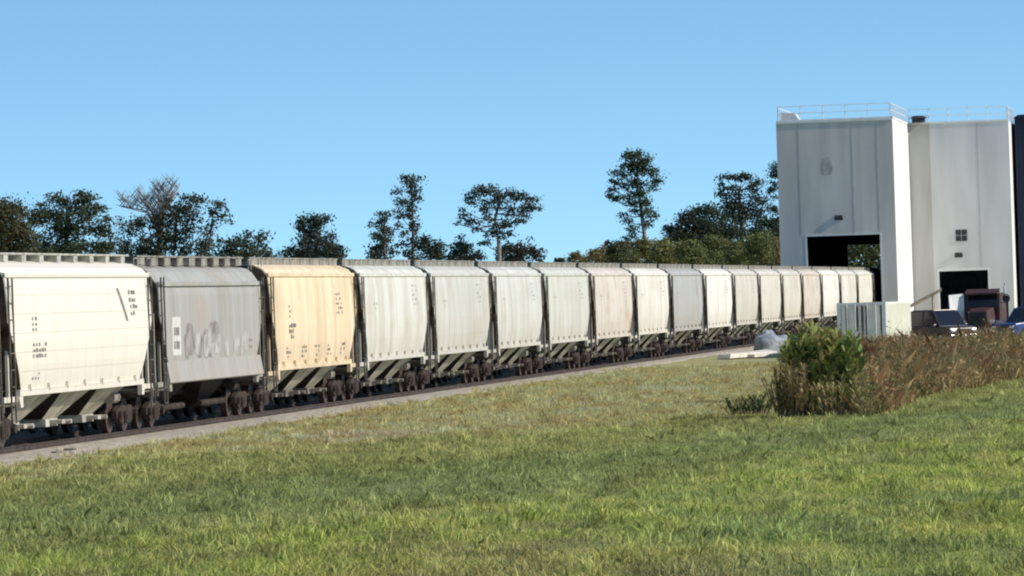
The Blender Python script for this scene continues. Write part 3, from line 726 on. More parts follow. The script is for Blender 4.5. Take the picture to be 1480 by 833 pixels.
# local: front faces -X (towards viewer)
MB().box(-1.9, 4.6, -.45, .45, .62, .86).build('chassis', 'dark', lt_)
b = MB(); b.prism([(-.1, .9), (-.1, 2.0), (.15, 2.75), (1.7, 2.8), (1.75, .9)], -1.05, 1.05); b.build('cab', 'maroon', lt_, bevel=.06)
b = MB(); b.poly([(-.125, -.9, 2.02), (-.125, .9, 2.02), (.12, .85, 2.66), (.12, -.85, 2.66)], [(0, 1, 2, 3)]); b.build('windscreen', 'glass', lt_)
for s in (-1, 1): MB().box(.3, 1.3, *sorted((s * 1.052, s * 1.07)), 1.85, 2.5).build('side_window', 'glass', lt_)
MB().hexa([(-.35, -1.0, 2.72), (.3, -1.0, 2.82), (.3, 1.0, 2.82), (-.35, 1.0, 2.72)], [(-.35, -1.0, 2.8), (.3, -1.0, 3.05), (.3, 1.0, 3.05), (-.35, 1.0, 2.8)]).build('sun_visor', 'maroon', lt_)
b = MB(); b.hexa([(-1.6, -.62, .85), (-.11, -.8, .85), (-.11, .8, .85), (-1.6, .62, .85)], [(-1.55, -.55, 1.75), (-.11, -.72, 1.98), (-.11, .72, 1.98), (-1.55, .55, 1.75)]); b.build('bonnet', 'maroon', lt_, bevel=.08)
b = MB(); b.box(-1.66, -1.61, -.5, .5, .9, 1.68); 
for k in range(6): b.box(-1.69, -1.662, -.42 + k * .16, -.38 + k * .16, .95, 1.62)
b.build('radiator_grille', 'dark', lt_)
for s in (-1, 1):
    b = MB(); b.hexa([(-1.5, s * .66, .95), (-.2, s * .82, .95), (-.2, s * 1.14, .95), (-1.5, s * 1.1, .95)], [(-1.35, s * .66, 1.15), (-.3, s * .82, 1.2), (-.3, s * 1.1, 1.2), (-1.35, s * 1.05, 1.15)]); b.build('mudguard', 'dark', lt_, bevel=.04)
    MB().tube([(-1.7, s * .85, 1.12), (-1.5, s * .85, 1.12)], .13, 12).build('headlight', 'chrome', lt_)
    wheel(lt_, -.85, s * 1.08, .5, .3, 'white'); wheel(lt_, 3.0, s * 1.12, .5, .55, 'white'); wheel(lt_, 4.1, s * 1.12, .5, .55, 'white')
MB().box(-1.85, -1.7, -1.1, 1.1, .5, .75).build('bumper', 'chrome', lt_)
MB().tube([(1.9, -.95, .9), (1.9, -.95, 3.15), (2.0, -.95, 3.3)], .075, 10).build('exhaust_stack', 'chrome', lt_)
b = MB(); ring = [(-.15, -1.45 + .2 * math.cos(q), 2.45 + .25 * math.sin(q)) for q in np.linspace(0, 2 * math.pi, 17)]
b.tube(ring, .035, 6); b.tube([(-.05, -1.05, 2.2), (-.15, -1.4, 2.2)], .02, 6); b.tube([(-.15, -1.45, 2.45), (-.11, -1.45, 2.45)], .19, 16); b.build('mirror', 'dark', lt_)
b = MB(); b.hexa([(-.2, 1.09, 1.0), (-.95, 1.75, 1.0), (-.9, 1.8, 1.0), (-.15, 1.14, 1.0)], [(-.15, 1.09, 2.8), (-.8, 1.85, 2.75), (-.75, 1.9, 2.75), (-.1, 1.14, 2.8)]); b.build('open_door', 'white', lt_)
MB().box(1.95, 4.7, -1.15, 1.15, .9, 1.15).box(1.95, 2.05, -1.15, 1.15, 1.15, 2.6).build('flatbed', 'maroon', lt_)
# inclined conveyor behind the car
cv = empty('loading_conveyor', gpt(1334, 380), R(0), label='small pale inclined conveyor arm behind the parked tan car', cat='conveyor')
MB().hexa([(-1.6, -.25, 1.5), (1.3, -.25, 2.95), (1.3, .25, 2.95), (-1.6, .25, 1.5)], [(-1.6, -.25, 1.75), (1.3, -.25, 3.15), (1.3, .25, 3.15), (-1.6, .25, 1.75)]).build('boom', 'timber', cv)
for x_ in (-1.2, .7): MB().tube([(x_, 0, 0), (x_, 0, 1.75 + (x_ + 1.2) * .5)], .07, 8).build('leg', 'timber', cv)
MB().box(-2.0, -1.0, -.5, .5, .9, 1.6).build('hopper', 'timber', cv)

# ------------------------------------------------------------------ small things by the track
def lump(name, m, loc, sx, sy, sz, rz, label, cat, seed=1, n=22):
    q = np.random.default_rng(seed); b = MB(); k = 14
    vs = []
    for i in range(k + 1):
        for j in range(n):
            ph = math.pi / 2 * i / k; th_ = 2 * math.pi * j / n
            rr = 1 + .22 * (vn(np.array([math.cos(th_) * 2 + seed + 5]), np.array([math.sin(th_) * 2 + ph * 3 + 5]))[0] - .5) * 2
            vs.append((sx * rr * math.cos(ph) * math.cos(th_), sy * rr * math.cos(ph) * math.sin(th_), sz * rr * math.sin(ph) ** .5))
    f = [(i * n + j, i * n + (j + 1) % n, (i + 1) * n + (j + 1) % n, (i + 1) * n + j) for i in range(k) for j in range(n)]
    b.poly(vs, f); o = b.build(name, m, None, loc, rz, smooth=True); return tag(o, label, cat)
pt = ground_at(1114, 511); pt.z = GZ
lump('tarpaulin', 'tarp', (pt.x, pt.y, GZ - .05), 3.4, .95, 1.15, YAW, 'pale blue-grey tarpaulin over a low heap beside the track, left of the green bush', 'tarpaulin', 3)
bp_ = ground_at(1078, 517); bo = empty('fallen_board', (bp_.x, bp_.y, GZ), YAW - .18, label='flat weathered whitish boards lying on the ground in front of the pale tarpaulin', cat='boards')
MB().hexa([(-4.2, -.35, .02), (4.6, -.5, .02), (4.8, .2, .02), (-4.0, .4, .02)], [(-4.1, -.35, .26), (4.5, -.5, .22), (4.7, .2, .34), (-3.9, .35, .24)]).build('board', 'slab', bo, bevel=.03)
MB().hexa([(-1.2, -.8, .01), (3.6, -.95, .01), (3.7, -.55, .01), (-1.1, -.42, .01)], [(-1.2, -.8, .14), (3.6, -.95, .12), (3.7, -.55, .16), (-1.1, -.42, .17)]).build('board', 'slab', bo, bevel=.02)
dp = ground_at(97, 656, GZ); dn = empty('drain_box', (dp.x, dp.y, GZ), YAW + .2, label='small broken concrete drain box with a dark opening in the gravel path', cat='drain')
MB().box(-.85, .85, .1, .25, 0, .14).box(.85, 1.0, -.25, .25, 0, .13).box(-.95, -.85, -.22, .25, 0, .1).build('kerb', 'gravel', dn, bevel=.02)
MB().hexa([(-.8, -.2, .02), (.8, -.2, .02), (.8, .1, .02), (-.8, .1, .02)], [(-.7, -.16, .12), (.75, -.2, .09), (.75, .06, .11), (-.7, .06, .13)]).build('grate', 'dark', dn)

# ------------------------------------------------------------------ foliage
def leaf_quads(cent, size, outward=None, aspect=1.4, flat=0.0):
    n = len(cent); d = rng.normal(size=(n, 3))
    if outward is not None: d = d + outward * 1.1
    d[:, 2] += flat
    d /= np.linalg.norm(d, axis=1)[:, None] + 1e-9
    u = np.cross(d, rng.normal(size=(n, 3))); u /= np.linalg.norm(u, axis=1)[:, None] + 1e-9; v = np.cross(d, u)
    s = (size * rng.uniform(.6, 1.3, n))[:, None]
    a_ = u * s * aspect * .5; b_ = v * s * .5
    return np.stack([cent - a_, cent - b_ * .9, cent + a_, cent + b_], 1).reshape(-1, 3)
def crown(lobes, depth, col, leaf=.17, dens=1.0, flat=0.0, thick=1.0, clump=.34):
    """lobes: (px, py, rx, ry) traced on the photo, given real size and depth"""
    sc_ = depth / F; out_v = []; out_c = []
    for (cx, cy, rx, ry) in lobes:
        rx *= 1.2; ry *= 1.34
        c = at(cx, cy, depth); RX_, RY_ = rx * sc_, ry * sc_; RD = max(RX_, (RX_ + RY_) / 2) * thick
        c = np.array([c.x, c.y + rng.normal() * RD * .5, c.z])
        area = math.pi * RX_ * RY_; K = max(4, int(6 + area * 1.6))
        dv = rng.normal(size=(K, 3)); dv /= np.linalg.norm(dv, axis=1)[:, None]
        cc = dv * (rng.uniform(.25, 1.0, K) ** .6)[:, None] * np.array([RX_, RD, RY_])
        nl = int(dens * area * 6.8 / (leaf * leaf))
        wk = rng.integers(0, K, nl); cr = clump * min(RX_, RY_) + .12
        off = rng.normal(size=(nl, 3)) * np.array([cr * 1.05, cr, cr * .62])
        pos = cc[wk] + off
        ow = off / (np.linalg.norm(off, axis=1)[:, None] + 1e-6)
        out_v.append(leaf_quads(pos + c, leaf, ow, flat=flat))
        tone = rng.uniform(.72, 1.3, K)[wk] * rng.uniform(.75, 1.25, nl)
        hue = rng.normal(0, .07, nl)
        cc_ = np.array(col)[None, :] * tone[:, None]; cc_[:, 0] *= 1 + hue
        out_c.append(np.repeat(cc_, 4, axis=0))
    return np.concatenate(out_v), np.concatenate(out_c)
def tree(name, label, depth, lobes, trunk, col=(.045, .06, .028), leaf=.17, dens=1.0, flat=.0, group='trees behind the train', cat='tree', tw=.28, bark='bark', limbs=True, thick=1.0, clump=.34, fork=.45, extra=None):
    base = at(trunk[0][0], trunk[0][1], depth); bz = GZ
    root = empty(name, (base.x, base.y, bz), label=label, cat=cat, group=group); o3 = np.array([base.x, base.y, bz])
    v, c = crown(lobes, depth, col, leaf, dens, flat, thick, clump)
    np_mesh('crown', v - o3, 0, 4, c, 'leaf', root)
    b = MB(); P = [at(x, y, depth) for x, y in trunk]; P = [Vector((P[0].x, P[0].y, bz))] + P
    P = [p - Vector(o3) for p in P]; b.tube(P, tw, 8, tw * .35)
    if limbs:
        top = P[-1]
        for (cx, cy, rx, ry) in lobes:
            e = at(cx, cy, depth) - Vector(o3); e.y += random.uniform(-.4, .4)
            # nearest point on trunk below the lobe
            best = None
            for i in range(1, len(P)):
                for t_ in (0, .25, .5, .75, 1):
                    q = P[i - 1].lerp(P[i], t_)
                    if q.z < e.z - .1:
                        d = (q - e).length + (0 if q.z > e.z - 4 else 2)
                        if best is None or d < best[0]: best = (d, q)
            if best is None: continue
            q = best[1]; m_ = q.lerp(e, .5) + Vector((0, random.uniform(-.2, .2), -(e - q).length * .10))
            b.tube([q, m_, e], tw * .24, 5, tw * .07)
            for k in range(2):
                f_ = e + Vector((random.uniform(-1, 1) * rx * depth / F, random.uniform(-.5, .5), random.uniform(.2, 1) * ry * depth / F)); b.tube([m_.lerp(e, .5), f_], tw * .13, 4, tw * .04)
    if extra: extra(b, o3)
    b.build('trunk', bark, root, smooth=True); return root
DG = (.070, .088, .046); OL = (.075, .075, .03); BG = (.066, .084, .060); BR = (.05, .045, .03)
tree('oak_tree', 'dense olive brown tree cut off by the left edge of the photo', 430, [(-14, 325, 22, 28), (5, 330, 26, 32), (28, 348, 18, 20), (14, 308, 16, 14), (-2, 355, 30, 18), (36, 340, 9, 9), (20, 364, 26, 14), (38, 366, 18, 10)], [(6, 400), (6, 330)], (.085, .085, .042), group=None)
tree('oak_tree', 'broad tree with sky showing through its crown, second tree from the left edge', 440, [(68, 306, 16, 9), (56, 312, 11, 7), (90, 288, 15, 9), (112, 288, 15, 8), (127, 296, 11, 9), (145, 298, 6, 7), (97, 312, 18, 10), (126, 314, 14, 9), (50, 320, 11, 5), (60, 348, 13, 10), (85, 335, 14, 12), (112, 338, 16, 13), (138, 330, 12, 9), (150, 318, 7, 4), (152, 345, 8, 12), (90, 358, 22, 12), (125, 360, 22, 10), (58, 366, 20, 9), (155, 362, 16, 10)], [(95, 400), (95, 340), (98, 300)], DG)
def bare(b, o3):
    rr = random.Random(9)
    for k in range(26):
        a0 = (232, 345); ang = rr.uniform(-1.0, .35); Ln = rr.uniform(45, 88)
        e = (a0[0] + math.sin(ang) * Ln * .95, a0[1] - math.cos(ang) * Ln); m_ = (a0[0] + math.sin(ang * .55) * Ln * .5, a0[1] - math.cos(ang * .55) * Ln * .55)
        A_ = [at(*p, 452) - Vector(o3) for p in (a0, m_, e)]; off = rr.uniform(-1.6, 1.6); A_[1].y += off * .5; A_[2].y += off
        b.tube(A_, .085, 5, .02)
        for j in range(7):
            t_ = rr.uniform(.35, .98); p = A_[1].lerp(A_[2], (t_ - .35) / .65); sgn = rr.choice((-1, 1)); ll = rr.uniform(.6, 1.5)
            q = p + Vector((sgn * ll * .6, rr.uniform(-.4, .4), ll * .75)); b.tube([p, q], .034, 4, .012)
            for _ in range(2): b.tube([p.lerp(q, .5), p.lerp(q, .5) + Vector((rr.uniform(-.5, .5), rr.uniform(-.3, .3), rr.uniform(.2, .7)))], .02, 3, .009)
tree('bare_tree', 'leafless tree with thin grey branches fanning above the darker trees at the left', 452, [(232, 348, 8, 8)], [(232, 400), (232, 345)], BR, bark='palebark', extra=bare, limbs=False, group=None, dens=.4)
tree('oak_tree', 'wide patchy dark tree in front of the leafless branches', 446, [(185, 330, 12, 10), (200, 321, 10, 7), (225, 320, 11, 11), (236, 336, 13, 14), (250, 306, 8, 16), (243, 295, 5, 9), (255, 342, 14, 16), (275, 302, 11, 13), (287, 288, 11, 6), (268, 287, 9, 5), (272, 325, 11, 14), (291, 345, 11, 18), (207, 347, 15, 10), (180, 352, 13, 9), (225, 362, 24, 9), (190, 367, 22, 8), (265, 363, 22, 9), (292, 366, 12, 9)], [(250, 400), (252, 345), (256, 305)], (.074, .082, .052), bark='palebark', dens=.75)
tree('slender_tree', 'slender tree with two curled tufts on a bare stem, right of the patchy tree', 445, [(311, 300, 8, 6), (318, 296, 6, 5), (325, 313, 6, 5), (330, 320, 5, 3), (305, 322, 4, 6), (308, 310, 5, 4)], [(301, 400), (303, 350), (308, 310)], BG, tw=.16, dens=.8)
tree('small_oak_tree', 'low rounded tree barely rising above the train roof, right of the slender tree', 450, [(345, 352, 13, 7), (336, 357, 10, 6), (372, 346, 11, 7), (358, 339, 6, 4), (380, 362, 8, 6), (320, 362, 8, 7), (355, 364, 20, 7), (318, 350, 7, 3), (383, 371, 10, 6), (330, 371, 16, 6)], [(355, 400), (356, 355)], DG)
tree('oak_tree', 'isolated dark tree with jagged crown above the tan hopper car', 455, [(446, 318, 11, 6), (440, 326, 9, 5), (468, 317, 6, 8), (455, 328, 12, 8), (430, 331, 8, 3), (452, 340, 13, 8), (445, 352, 15, 8), (472, 352, 15, 8), (486, 357, 7, 5), (476, 341, 6, 6), (428, 363, 10, 5), (412, 367, 9, 5), (484, 365, 9, 6), (455, 363, 24, 7), (440, 371, 34, 6), (490, 372, 16, 5)], [(456, 400), (457, 350), (455, 330)], BG)
tree('cedar_tree', 'short jagged evergreen just left of the tall layered conifer', 505, [(556, 312, 7, 4), (551, 317, 6, 4), (543, 325, 7, 4), (553, 330, 9, 6), (557, 340, 10, 6), (544, 343, 8, 4), (555, 352, 12, 6), (540, 359, 9, 4), (556, 363, 12, 5), (536, 368, 8, 4), (552, 372, 16, 6)], [(556, 400), (556, 312)], BG, tw=.2)
tree('conifer_tree', 'tall narrow conifer with separate horizontal layers of foliage', 500, [(590, 259, 8, 4), (600, 261, 7, 5), (592, 267, 7, 4), (574, 276, 7, 2.4), (597, 276, 7, 5), (578, 289, 9, 2.5), (600, 286, 9, 3), (576, 294, 7, 2.4), (594, 295, 7, 4), (597, 303, 9, 3), (574, 306, 7, 2), (592, 313, 9, 3), (580, 314, 7, 2.2), (573, 326, 7, 2), (599, 324, 4, 6), (583, 339, 8, 2.4), (600, 335, 4, 6), (597, 347, 5, 4), (582, 354, 8, 3), (600, 356, 5, 5), (592, 366, 9, 4), (600, 373, 9, 5)], [(596, 400), (597, 330), (594, 258)], BG, flat=.4, tw=.2, clump=.45)
tree('round_bush_tree', 'low rounded dark tree at the right foot of the tall layered conifer', 498, [(617, 347, 9, 6), (612, 355, 9, 7), (628, 354, 10, 7), (634, 362, 7, 8), (618, 365, 14, 8), (632, 373, 10, 6)], [(622, 400), (622, 360)], BG)
tree('spreading_oak_tree', 'large spreading tree with pale limbs and a fan-shaped crown behind the train', 490, [(692, 275, 8, 5), (684, 283, 7, 5), (700, 277, 6, 4), (678, 292, 6, 5), (715, 274, 9, 5), (722, 282, 8, 6), (738, 279, 8, 4), (744, 287, 7, 5), (757, 285, 8, 5), (767, 292, 8, 6), (765, 302, 8, 6), (757, 309, 7, 6), (671, 312, 6, 4), (669, 304, 4, 3), (659, 324, 4, 2), (684, 322, 10, 3.5), (698, 297, 6, 7), (720, 297, 7, 7), (736, 304, 7, 7), (706, 309, 5, 6), (690, 331, 8, 3), (716, 326, 12, 5), (735, 323, 11, 4), (750, 318, 7, 4), (780, 300, 4, 2), (773, 303, 4, 2), (730, 338, 8, 6), (710, 340, 7, 5), (700, 352, 11, 2.5)], [(722, 400), (721, 350), (715, 318), (724, 284)], BG, bark='palebark', tw=.26, dens=.9)
tree('small_oak_tree', 'small dark tree at the left foot of the large spreading tree', 492, [(664, 350, 5, 6), (660, 360, 9, 6), (672, 358, 8, 6), (676, 366, 10, 7), (656, 370, 9, 5), (692, 369, 9, 5)], [(667, 400), (667, 355)], BG)
tree('small_oak_tree', 'small grey-green tree at the right foot of the large spreading tree', 492, [(745, 358, 13, 8), (732, 364, 10, 7), (768, 356, 5, 8), (760, 366, 12, 7), (780, 368, 10, 5), (742, 372, 22, 6)], [(752, 400), (752, 360)], (.055, .06, .045), bark='palebark')
tree('pine_tree', 'lone pine with rounded top and leaning trunk, tallest tree behind the train', 540, [(910, 230, 9, 6), (922, 225, 10, 5), (933, 231, 8, 6), (920, 237, 15, 6), (905, 242, 9, 5), (890, 248, 6, 3), (898, 254, 8, 3.5), (928, 248, 11, 5), (944, 249, 6, 5), (949, 258, 5, 7), (943, 268, 5, 5), (883, 261, 4, 2), (892, 265, 7, 2.6), (903, 270, 7, 3), (913, 262, 7, 5), (925, 268, 9, 6), (884, 275, 5, 4), (879, 284, 5, 2.4), (890, 288, 8, 3.5), (905, 287, 8, 3), (915, 280, 7, 4), (930, 282, 8, 5), (926, 294, 9, 5), (936, 292, 4, 5), (912, 294, 7, 3), (902, 310, 5, 3), (918, 305, 6, 3), (938, 303, 7, 4), (908, 319, 6, 4), (930, 312, 6, 5), (944, 313, 5, 4), (917, 330, 8, 4), (936, 324, 6, 4), (910, 340, 7, 4), (903, 349, 6, 4)], [(938, 400), (933, 350), (926, 300), (920, 235)], (.058, .086, .042), tw=.3, bark='palebark', clump=.4)
tree('evergreen_tree', 'dense dark evergreen mass rising towards the building, right of the lone pine', 550, [(970, 333, 9, 7), (984, 322, 10, 8), (997, 314, 12, 8), (1012, 310, 10, 9), (1024, 302, 6, 6), (1032, 308, 12, 9), (980, 342, 14, 9), (1000, 332, 18, 12), (1028, 326, 18, 14), (1015, 345, 26, 12), (985, 355, 22, 10), (1050, 330, 16, 14), (1052, 348, 22, 12)], [(1012, 400), (1012, 330)], (.052, .068, .040), dens=1.1)
tree('pine_tree', 'broad dark pine with flat open top behind the evergreen mass', 560, [(1048, 256, 7, 3), (1060, 255, 8, 3.5), (1073, 259, 8, 4), (1082, 254, 7, 4), (1099, 262, 5, 4), (1090, 268, 7, 4), (1041, 268, 3.5, 4), (1056, 271, 9, 4), (1042, 281, 4, 7), (1055, 287, 8, 5), (1071, 282, 8, 5), (1088, 279, 6, 7), (1094, 291, 6, 8), (1050, 298, 9, 7), (1066, 297, 10, 7), (1082, 301, 9, 8), (1055, 312, 14, 9), (1078, 316, 14, 9), (1106, 293, 6, 3), (1114, 300, 7, 3.5), (1100, 306, 7, 3.5), (1120, 306, 5, 3), (1095, 318, 8, 5)], [(1072, 400), (1071, 330), (1068, 275)], (.052, .068, .044), clump=.42)
tree('pine_tree', 'dark pine half hidden behind the left edge of the concrete building', 565, [(1122, 240, 7, 4), (1118, 250, 7, 5), (1128, 256, 9, 6), (1116, 266, 5, 3), (1126, 272, 9, 4), (1140, 250, 11, 10), (1112, 275, 5, 3), (1118, 286, 4, 3)], [(1138, 400), (1138, 300), (1134, 250)], (.052, .068, .044))
tree('evergreen_tree', 'low dark evergreen touching the left wall of the concrete building', 545, [(1108, 326, 14, 7), (1125, 322, 11, 8), (1090, 335, 16, 9), (1115, 338, 18, 10), (1132, 335, 12, 12), (1110, 352, 22, 10)], [(1115, 400), (1115, 340)], (.055, .068, .038))
# olive shrubs in front of them
shr = [(830, 371, 12, 5, 'lowest olive bush, leftmost of the row that rises towards the building'), (862, 366, 16, 8, 'olive brown bush, second in the row rising towards the building'), (893, 360, 15, 10, 'dark-topped olive bush below and left of the lone pine'), (925, 358, 18, 12, 'yellowish olive bush at the foot of the lone pine'), (962, 360, 20, 13, 'olive brown bush right of the lone pine foot'), (998, 362, 20, 13, 'olive bush in front of the dense evergreen mass'), (1032, 359, 20, 16, 'pale olive bush in the middle of the row before the dark evergreens'), (1068, 364, 19, 13, 'brownish olive bush, third from the concrete building'), (1096, 352, 18, 18, 'tall light olive bush, second from the concrete building'), (1123, 358, 13, 17, 'olive bush touching the left wall of the concrete building')]
for i, (x, y, rx, ry, lb) in enumerate(shr):
    lob = []
    for k in range(9):
        lob.append((x + random.uniform(-1, 1) * rx * .7, y + random.uniform(-.8, .9) * ry * .7, rx * random.uniform(.3, .5), ry * random.uniform(.3, .5)))
    lob += [(x, y + 6, rx * .8, ry * .7), (x, y + 16, rx * .9, 9)]
    cl = random.choice([(.20, .20, .08), (.23, .19, .085), (.17, .19, .075), (.22, .22, .085)])
    if i == 2: cl = (.09, .10, .05)
    tree('bush', lb, 512 - (i % 3) * 4, lob, [(x, 410), (x, y + 5)], cl, .16, 1.15, group='olive bushes rising towards the building', cat='bush', tw=.1, limbs=False)
# far thicket seen low behind the train and through the shed
def mass(name, px0, px1, d0_, d1_, top_fn, n, col, leaf, label, cat='thicket'):
    px = rng.uniform(px0, px1, n); dep = rng.uniform(d0_, d1_, n)
    hz = top_fn(px) * (rng.random(n) ** .6); X = (px - CX) / F * dep
    P = np.stack([X, dep, GZ + hz], 1)
    v = leaf_quads(P, leaf); c = np.array(col)[None] * rng.uniform(.6, 1.4, (n, 1))
    o = np_mesh(name, v, 0, 4, np.repeat(c, 4, 0), 'leaf'); tag(o, label, cat, kind='stuff'); return o
mass('thicket', -60, 1145, 515, 530, lambda p: 4.6 + .9 * (p > 780) + 2.2 * vn(p / 22, p * 0 + 4) + 1.2 * vn(p / 6, p * 0 + 9), 60000, (.038, .045, .024), .28, 'low dark thicket of undergrowth behind the whole train')
mass('thicket', 1145, 1560, 560, 600, lambda p: 8 + 3 * vn(p / 22, p * 0 + 4), 26000, (.085, .10, .04), .35, 'olive thicket glimpsed through the tall doorway of the concrete building')
# weeds added beyond the track, shaded by the train, as a dark backing
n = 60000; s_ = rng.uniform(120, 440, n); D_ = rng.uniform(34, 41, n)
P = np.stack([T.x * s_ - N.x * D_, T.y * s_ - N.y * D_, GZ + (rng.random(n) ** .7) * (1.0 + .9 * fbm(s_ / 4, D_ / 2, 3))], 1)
tag(np_mesh('dark_backdrop_weeds', leaf_quads(P, .2), 0, 4, np.repeat(np.array([[.075, .052, .036]]) * rng.uniform(.5, 1.4, (n, 1)), 4, 0), 'leaf'), 'rank weeds added along the far side as dark backing under the train', 'weeds', kind='stuff')

# ------------------------------------------------------------------ grass
def blades(P, h, wd, col, lean=.35, seg=1, yaw=None, vary=.25, curl=0.0):
    n = len(P); an = rng.uniform(0, math.pi, n) if yaw is None else yaw
    sx = np.cos(an)[:, None] * np.array([[1, 0, 0]]) + np.sin(an)[:, None] * np.array([[0, 1, 0]])
    ln = rng.normal(size=(n, 2)) * lean * h[:, None]
    tip = P + np.stack([ln[:, 0], ln[:, 1], h], 1)
    mid = P + np.stack([ln[:, 0] * .3, ln[:, 1] * .3, h * .6], 1)
    w_ = wd[:, None] * sx * .5
    v = np.stack([P - w_, P + w_, mid + w_ * .8, tip, mid - w_ * .8], 1)
    c = col * rng.uniform(1 - vary, 1 + vary, (n, 1))
    dk = np.array([.8, .8, .95, 1.1, .95])
    cc = c[:, None, :] * dk[None, :, None]
    return v.reshape(-1, 3), cc.reshape(-1, 3)
def sample_lawn(n):
    y = rng.uniform(58, 262, n); half = y * (740 / F) + 3.0
    x = rng.uniform(-1, 1, n) * (half + 4.5) + 4.5 - 1.5
    keep = rng.random(n) < ((half + 4.5) / 31.0) * np.minimum(1, 80 / y) * 2.0
    x, y = x[keep], y[keep]; D = dist_track(x, y); s = s_track(x, y)
    k2 = D < np.interp(s, EDGE_S, EDGE_D) + .1 + rng.random(len(D)) ** 5 * 1.2
    return x[k2], y[k2]
x, y = sample_lawn(1450000)
hn = fbm(x / 1.1, y / 1.6, 3); hb = fbm(x / 6 + 40, y / 10, 3)
h = (.03 + .08 * hn ** 1.6 + .05 * np.clip(hb - .45, 0, 1) * 2) * rng.uniform(.6, 1.4, len(x))
col = turf_col(x, y)
straw = rng.random(len(x)) < .07; col[straw] = col[straw] * .4 + np.array([.24, .19, .085]) * .6
v, c = blades(np.stack([x, y, gz(x, y) - .01], 1), h, rng.uniform(.010, .022, len(x)), col, .55)
o = np_mesh('grass', v, 0, 5, c, 'grass'); tag(o, 'mown green grass field turning tan towards the railway track', 'grass', kind='stuff')
print('lawn blades', len(x))
# taller tussocks in the lawn
nt_ = 5200; tx, ty = sample_lawn(nt_ * 4); tx, ty = tx[:nt_], ty[:nt_]; m_ = rng.integers(8, 22, len(tx))
X = np.repeat(tx, m_) + rng.normal(0, .07, m_.sum()); Y = np.repeat(ty, m_) + rng.normal(0, .07, m_.sum())
hh = rng.uniform(.08, .22, len(X)); col = turf_col(X, Y) * np.repeat(rng.uniform(.8, 1.45, (len(tx), 1)), m_, 0)
v, c = blades(np.stack([X, Y, gz(X, Y)], 1), hh, rng.uniform(.012, .026, len(X)), col, .45)
tag(np_mesh('grass_tufts', v, 0, 5, c, 'grass'), 'slightly taller tufts scattered through the mown grass', 'grass', kind='stuff')
# tall dry grass
n = 120000; dep = rng.uniform(146, 262, n); 
fx = np.interp; xl = fx(dep, [148, 152, 168, 200, 262], [8.9, 9.0, 9.4, 11.4, 16.0]); xfront = fx(dep, [148, 151, 167, 202, 262], [9.2, 10.0, 11.9, 18.6, 36.0])
xr = np.minimum(xfront, dep * .106)
X = xl + (xr - xl) * rng.random(n)
keep = rng.random(n) < np.clip((xr - xl) / 9, .1, 1); X, dep = X[keep], dep[keep]
hn = fbm(X / 1.3, dep / 2.5, 3); base_h = np.interp(dep, [146, 156, 200, 262], [.65, 1.05, 1.08, .95])
h = base_h * np.clip((X*0 + (xr[keep] - X)) / 1.6 + .35, .3, 1) * (.25 + 1.4 * hn) * rng.uniform(.4, 1.2, len(X)) * np.where(rng.random(len(X)) < .04, 1.35, 1)
pal = np.array([[.29, .205, .095], [.20, .145, .065], [.37, .285, .14], [.17, .16, .065], [.24, .135, .07]])
pi = (fbm(X / 1.6 + 7, dep / 3, 3) * 7).astype(int) % 5; pi = np.where(rng.random(len(X)) < .5, pi, rng.integers(0, 5, len(X)))
v, c = blades(np.stack([X, dep, gz(X, dep) - .02], 1), h, rng.uniform(.014, .035, len(X)), pal[pi], .30, vary=.4)
c2 = []
m2 = rng.random(len(X)) < .45; P2 = np.stack([X, dep, gz(X, dep) + h * rng.uniform(.5, 1.0, len(X))], 1)[m2]
lv = leaf_quads(P2, .075, aspect=2.4); lc = np.repeat(pal[pi][m2] * rng.uniform(.7, 1.5, (len(P2), 1)), 4, 0)
tag(np_mesh('tall_dry_grass', v, 0, 5, c, 'grass'), 'tall rust brown dry grass along the right side in front of the building', 'dry grass', kind='stuff')
tag(np_mesh('dry_seed_heads', lv, 0, 4, lc, 'grass'), 'brown seed heads and dead leaves among the tall dry grass', 'dry grass', kind='stuff')
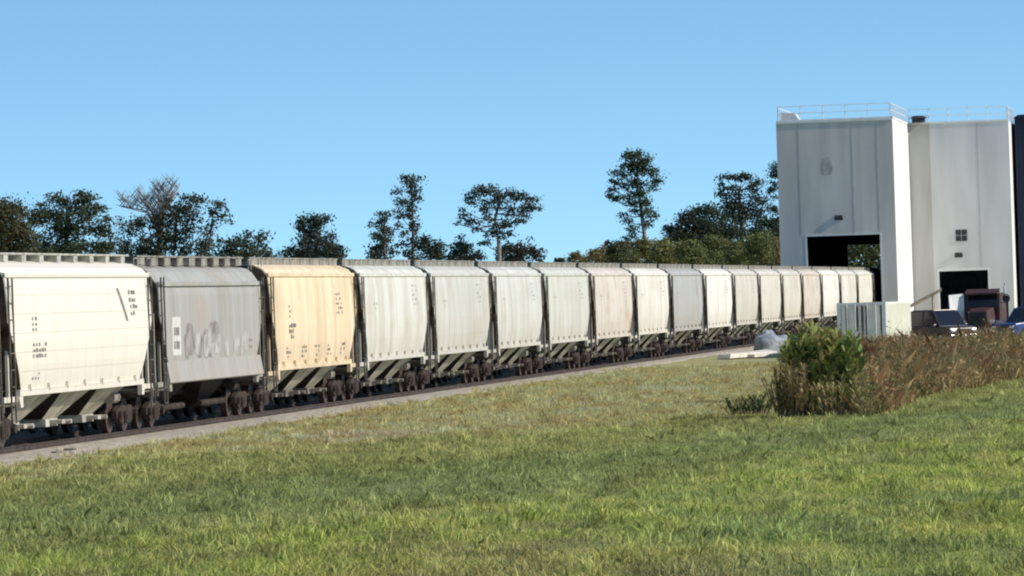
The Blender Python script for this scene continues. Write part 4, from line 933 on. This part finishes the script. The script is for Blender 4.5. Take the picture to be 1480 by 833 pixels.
# leafy bush plants
def leafy(name, label, px, depth, wpx, top, cols, nst, leafL, group=None, cat='bush'):
    c0 = gpt(px, depth); root = empty(name, c0, label=label, cat=cat, group=group)
    hw = wpx / 2 * depth / F; Ht = EYE - GZ - (top - (396 + .033 * (1815 - px))) * depth / F
    b = MB(); LV = []; LC = []
    for k in range(nst):
        a_ = rng.uniform(0, 2 * math.pi); r_ = math.sqrt(rng.random()); bx, by = r_ * hw * .75 * math.cos(a_), r_ * hw * .6 * math.sin(a_)
        hgt = Ht * rng.uniform(.55, 1.0) * (1 - .25 * r_ * r_); lx, ly = bx * .35 + rng.normal() * .12, by * .3 + rng.normal() * .1
        b.tube([(bx, by, -.02), (bx + lx * .4, by + ly * .4, hgt * .55), (bx + lx, by + ly, hgt)], .014, 4, .005)
        nl = int(hgt * 26); cc = np.array(cols[rng.integers(len(cols))])
        for j in range(nl):
            t_ = rng.uniform(.12, 1); p = np.array([bx + lx * t_, by + ly * t_, hgt * t_]); q = rng.uniform(0, 2 * math.pi)
            L_ = leafL * rng.uniform(.5, 1.2); d = np.array([math.cos(q), math.sin(q) * .8, rng.uniform(.5, 2.2)]); d /= np.linalg.norm(d)
            sdv = np.cross(d, [0, 0, 1]); sdv /= np.linalg.norm(sdv) + 1e-6; wv = sdv * L_ * .08
            m_ = p + d * L_ * .5 + np.array([0, 0, L_ * .05]); tip = p + d * L_ - np.array([0, 0, L_ * .25])
            LV.append(np.stack([p, m_ + wv, tip, m_ - wv])); LC.append(np.repeat((cc * rng.uniform(.65, 1.35))[None], 4, 0))
    np_mesh('foliage', np.concatenate(LV), 0, 4, np.concatenate(LC), 'leaf', root); b.build('stem', 'bark', root)
    return root
leafy('leafy_bush', 'tall yellow-green leafy bush at the left end of the dry grass', 1184, 152.0, 116, 474, [(.28, .34, .10), (.42, .42, .14), (.19, .25, .08), (.46, .38, .16)], 150, .62)
leafy('dark_bush', 'dark green bush just behind the yellow-green one, topping the left end of the brush', 1176, 172, 80, 468, [(.05, .085, .035), (.075, .11, .04)], 130, .36)
leafy('dry_bush', 'brown withered bush at the left foot of the brush, beside its shadow', 1140, 150.5, 66, 512, [(.36, .27, .13), (.26, .23, .09), (.42, .32, .16)], 60, .3)
leafy('dry_bush', 'straw coloured weedy bush in front of the yellow-green bush', 1208, 150.3, 104, 545, [(.45, .36, .17), (.32, .30, .11), (.24, .27, .09)], 55, .3)
leafy('reddish_bush', 'small reddish bush in the dry grass below the shipping container', 1252, 190, 50, 488, [(.20, .06, .04), (.17, .09, .045)], 40, .28)
leafy('low_weed', 'low dark green weed patch on the left side of the brush, partly in its shadow', 1080, 156, 80, 570, [(.07, .12, .035), (.05, .09, .03)], 50, .25)
